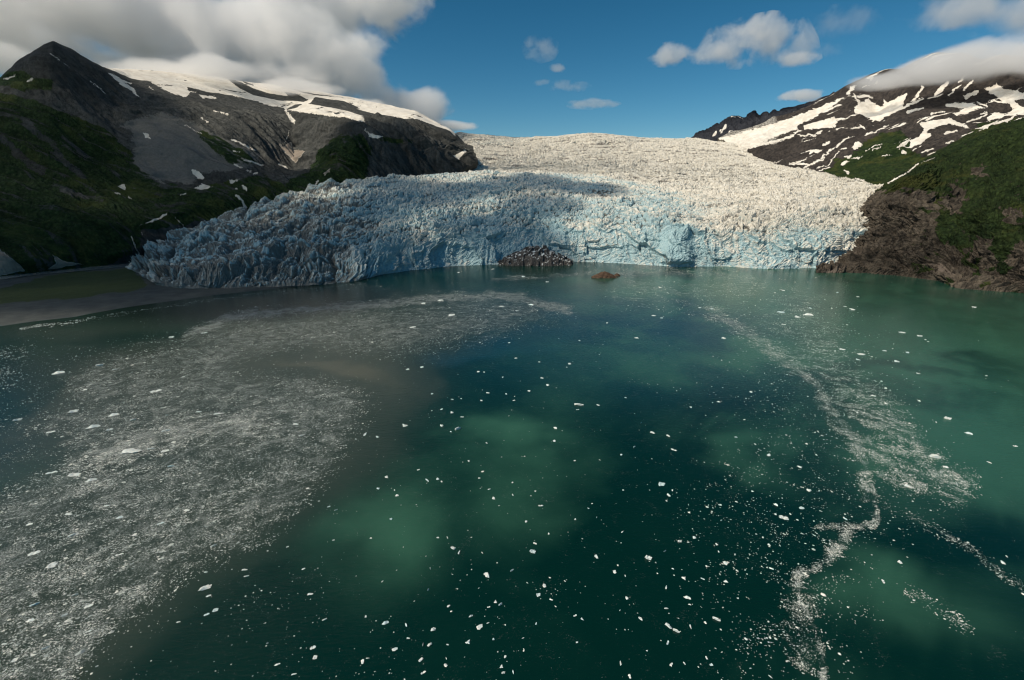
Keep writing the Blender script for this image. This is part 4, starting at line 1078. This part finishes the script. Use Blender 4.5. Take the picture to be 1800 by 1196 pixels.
# ------------------------------------------------------------------ clouds
def cloud(blobs, label, dens=0.012, nscale=0.0016, amp=1.1, edge=0.25, seed=0.0, stretch=1.0, albedo=0.97, step=0.4):
    """blobs: (px, py, dist, half width px, half height px, half depth m); one volume whose density is carved by noise"""
    import bmesh
    E = []
    for b in blobs:
        if len(b) == 4:
            E.append((np.array(b[0]), b[1], b[2], b[3])); continue
        px, py, d, rw, rh, rd = b
        c = at_dist(px, py, d)
        fwd = c[1] * CP - (c[2] - H) * SP
        E.append((c, rw * fwd / F, rd, rh * fwd / F))
    bm = bmesh.new()
    for (c, rx, ry, rz) in E:
        for i in range(10):
            for j in range(5):
                t = i / 10 * 6.283; ph = (j / 4 - 0.5) * 3.14159
                bm.verts.new((c[0] + 1.12 * rx * math.cos(t) * math.cos(ph), c[1] + 1.12 * ry * math.sin(t) * math.cos(ph), c[2] + 1.12 * rz * math.sin(ph)))
    res = bmesh.ops.convex_hull(bm, input=bm.verts)
    for v in [v for v in bm.verts if not v.link_faces]: bm.verts.remove(v)
    me = bpy.data.meshes.new('cloud'); bm.to_mesh(me); bm.free()
    N = NT('cloud_vapour')
    p = N.pos()
    f = None
    for (c, rx, ry, rz) in E:
        q = N.vmath('MULTIPLY', N.vmath('SUBTRACT', p, tuple(c)).outputs[0], (1 / rx, 1 / ry, 1 / rz)).outputs[0]
        l = N.math('SUBTRACT', 1.0, N.vmath('LENGTH', q).outputs['Value'])
        f = l if f is None else N.math('SMOOTH_MAX', f, l, 0.25)
    mp = N.n('ShaderNodeMapping', {0: p}); mp.inputs['Location'].default_value = (seed * 1000, seed * 333, 0)
    mp.inputs['Scale'].default_value = (1.0, 1.0, stretch)
    n = N.noise(nscale, 6.0, 0.58, mp.outputs[0], 0.3)
    nn = N.math('MULTIPLY', N.math('SUBTRACT', n, 0.5), amp * 2.4)
    den = N.ramp(N.math('ADD', f, nn), 0.05, 0.05 + edge, 0, dens)
    pv = N.t.nodes.new('ShaderNodeVolumePrincipled')
    pv.inputs['Color'].default_value = (albedo, albedo, albedo, 1)
    pv.inputs['Anisotropy'].default_value = 0.0
    N.t.links.new(den, pv.inputs['Density'])
    N.t.links.new(pv.outputs[0], N.out.inputs['Volume'])
    N.m.cycles.volume_step_rate = step
    me.materials.append(N.m)
    o = bpy.data.objects.new('cloud', me); COL.objects.link(o)
    tag(o, label, 'cloud')
    return o

cloud([(-40,20,5000,170,90,500),(130,10,5000,170,90,500),(300,30,5000,180,110,500),(480,50,4900,150,110,450),(610,120,4700,85,62,400),(640,0,4900,130,56,450),(690,190,4700,85,36,350),(195,112,4900,70,30,350),(300,140,4700,180,32,350),(480,150,4700,130,36,350),(790,222,4600,55,9,200),(20,112,4500,70,30,300),(320,126,4050,170,22,230),(520,158,4000,120,18,230),(640,184,3900,60,12,180)],
      'huge grey and cream cloud bank resting on the ridge behind the pointed summit', dens=0.007, nscale=0.0018, amp=1.1, edge=0.35, albedo=1.0, step=0.3)
cloud([(1555,142,4700,60,17,220),(1640,126,4600,95,28,260),(1740,108,4500,110,38,260),(1850,98,4500,120,44,260)],
      'smooth grey cloud cap lying over the snowy summit', dens=0.007, nscale=0.0025, amp=0.6, edge=0.4, seed=3, stretch=2.0, albedo=1.0)
cloud([(1190,98,7500,60,18,250),(1270,85,7500,70,30,280),(1350,70,7500,80,40,300),(1390,105,7500,50,14,200)],
      'ragged white cloud floating alone in the blue sky', dens=0.0034, nscale=0.0026, amp=1.5, edge=0.5, seed=7, albedo=1.0)
cloud([(1415,168,7000,42,10,160),(1385,172,7000,24,7,120)],
      'small white cloud low over the snow slope', dens=0.006, nscale=0.005, amp=0.9, edge=0.4, seed=9, albedo=1.0)
cloud([(1040,183,9000,50,9,250)], 'thin flat wisp low over the middle of the glacier', dens=0.0022, nscale=0.004, amp=1.2, edge=0.6, seed=11, stretch=2, albedo=1.0)
cloud([(978,121,9000,18,8,160)], 'tiny single puff above the thin flat wisp', dens=0.003, nscale=0.005, amp=1.0, edge=0.6, seed=13, albedo=1.0)
cloud([(950,85,9000,34,22,200)], 'faint torn wisp high in the blue over the left half of the glacier', dens=0.0012, nscale=0.004, amp=1.6, edge=0.8, seed=17, albedo=1.0)
cloud([(1000,152,9000,40,9,200),(955,146,9000,18,6,120)], 'faint pair of shreds between the tiny puff and the thin wisp', dens=0.0015, nscale=0.005, amp=1.4, edge=0.7, seed=19, albedo=1.0)
cloud([(1480,40,8000,70,26,300),(1440,90,8000,50,12,200)], 'thin veil of cloud between the ragged cloud and the corner cloud', dens=0.0008, nscale=0.003, amp=1.6, edge=0.9, seed=29, albedo=1.0)
cloud([(1700,20,7000,110,30,400),(1830,25,7000,150,34,400)], 'pale cloud cut by the top right corner of the sky', dens=0.0024, nscale=0.0024, amp=1.3, edge=0.6, seed=15, albedo=1.0)

# unseen clouds beyond the frame, placed along the sun ray to shade the mountain, the left of the ice and parts of the bay
def shading(targets, alt, label, thick=170, dens=0.02, seed=0.0):
    bl = []
    for t in targets:
        px, py, d, rx, ry = t
        P = ground(px, py) if d == 'g' else at_dist(px, py, d)
        c = np.array(P) + SUN * (alt - P[2]) / SUN[2]
        bl.append((c, rx, ry, thick))
    return cloud(bl, label, dens=dens, nscale=0.004, amp=0.28, edge=0.4, seed=seed, step=1.0)
shading([(-100,300,2700,600,600),(90,110,3300,420,420),(150,280,2700,550,550),(350,300,2650,520,480),(520,330,2600,420,380),(630,270,2700,330,330),(730,275,2800,260,260),(100,430,2100,600,500)],
        1650, 'broad unseen cloud shading the near side of the pointed mountain', 200, 0.0055, 21)
shading([(240,470,1900,450,420),(330,460,1700,450,420),(430,390,2150,380,350),(400,500,1450,400,260),(450,430,1750,380,340),(560,440,1600,360,320),(640,400,1850,330,330),(760,370,2050,300,320),(850,350,2200,240,260),(700,330,2300,330,260),(900,430,1680,230,220),(950,335,2400,240,330),(1050,352,2280,170,230),(965,385,1950,190,220),(60,500,'g',450,240),(150,520,'g',420,240),(450,530,'g',420,220),(700,470,1560,260,180)],
        1300, 'unseen cloud shading the ice lobe and the shore beside it', 180, 0.006, 23)
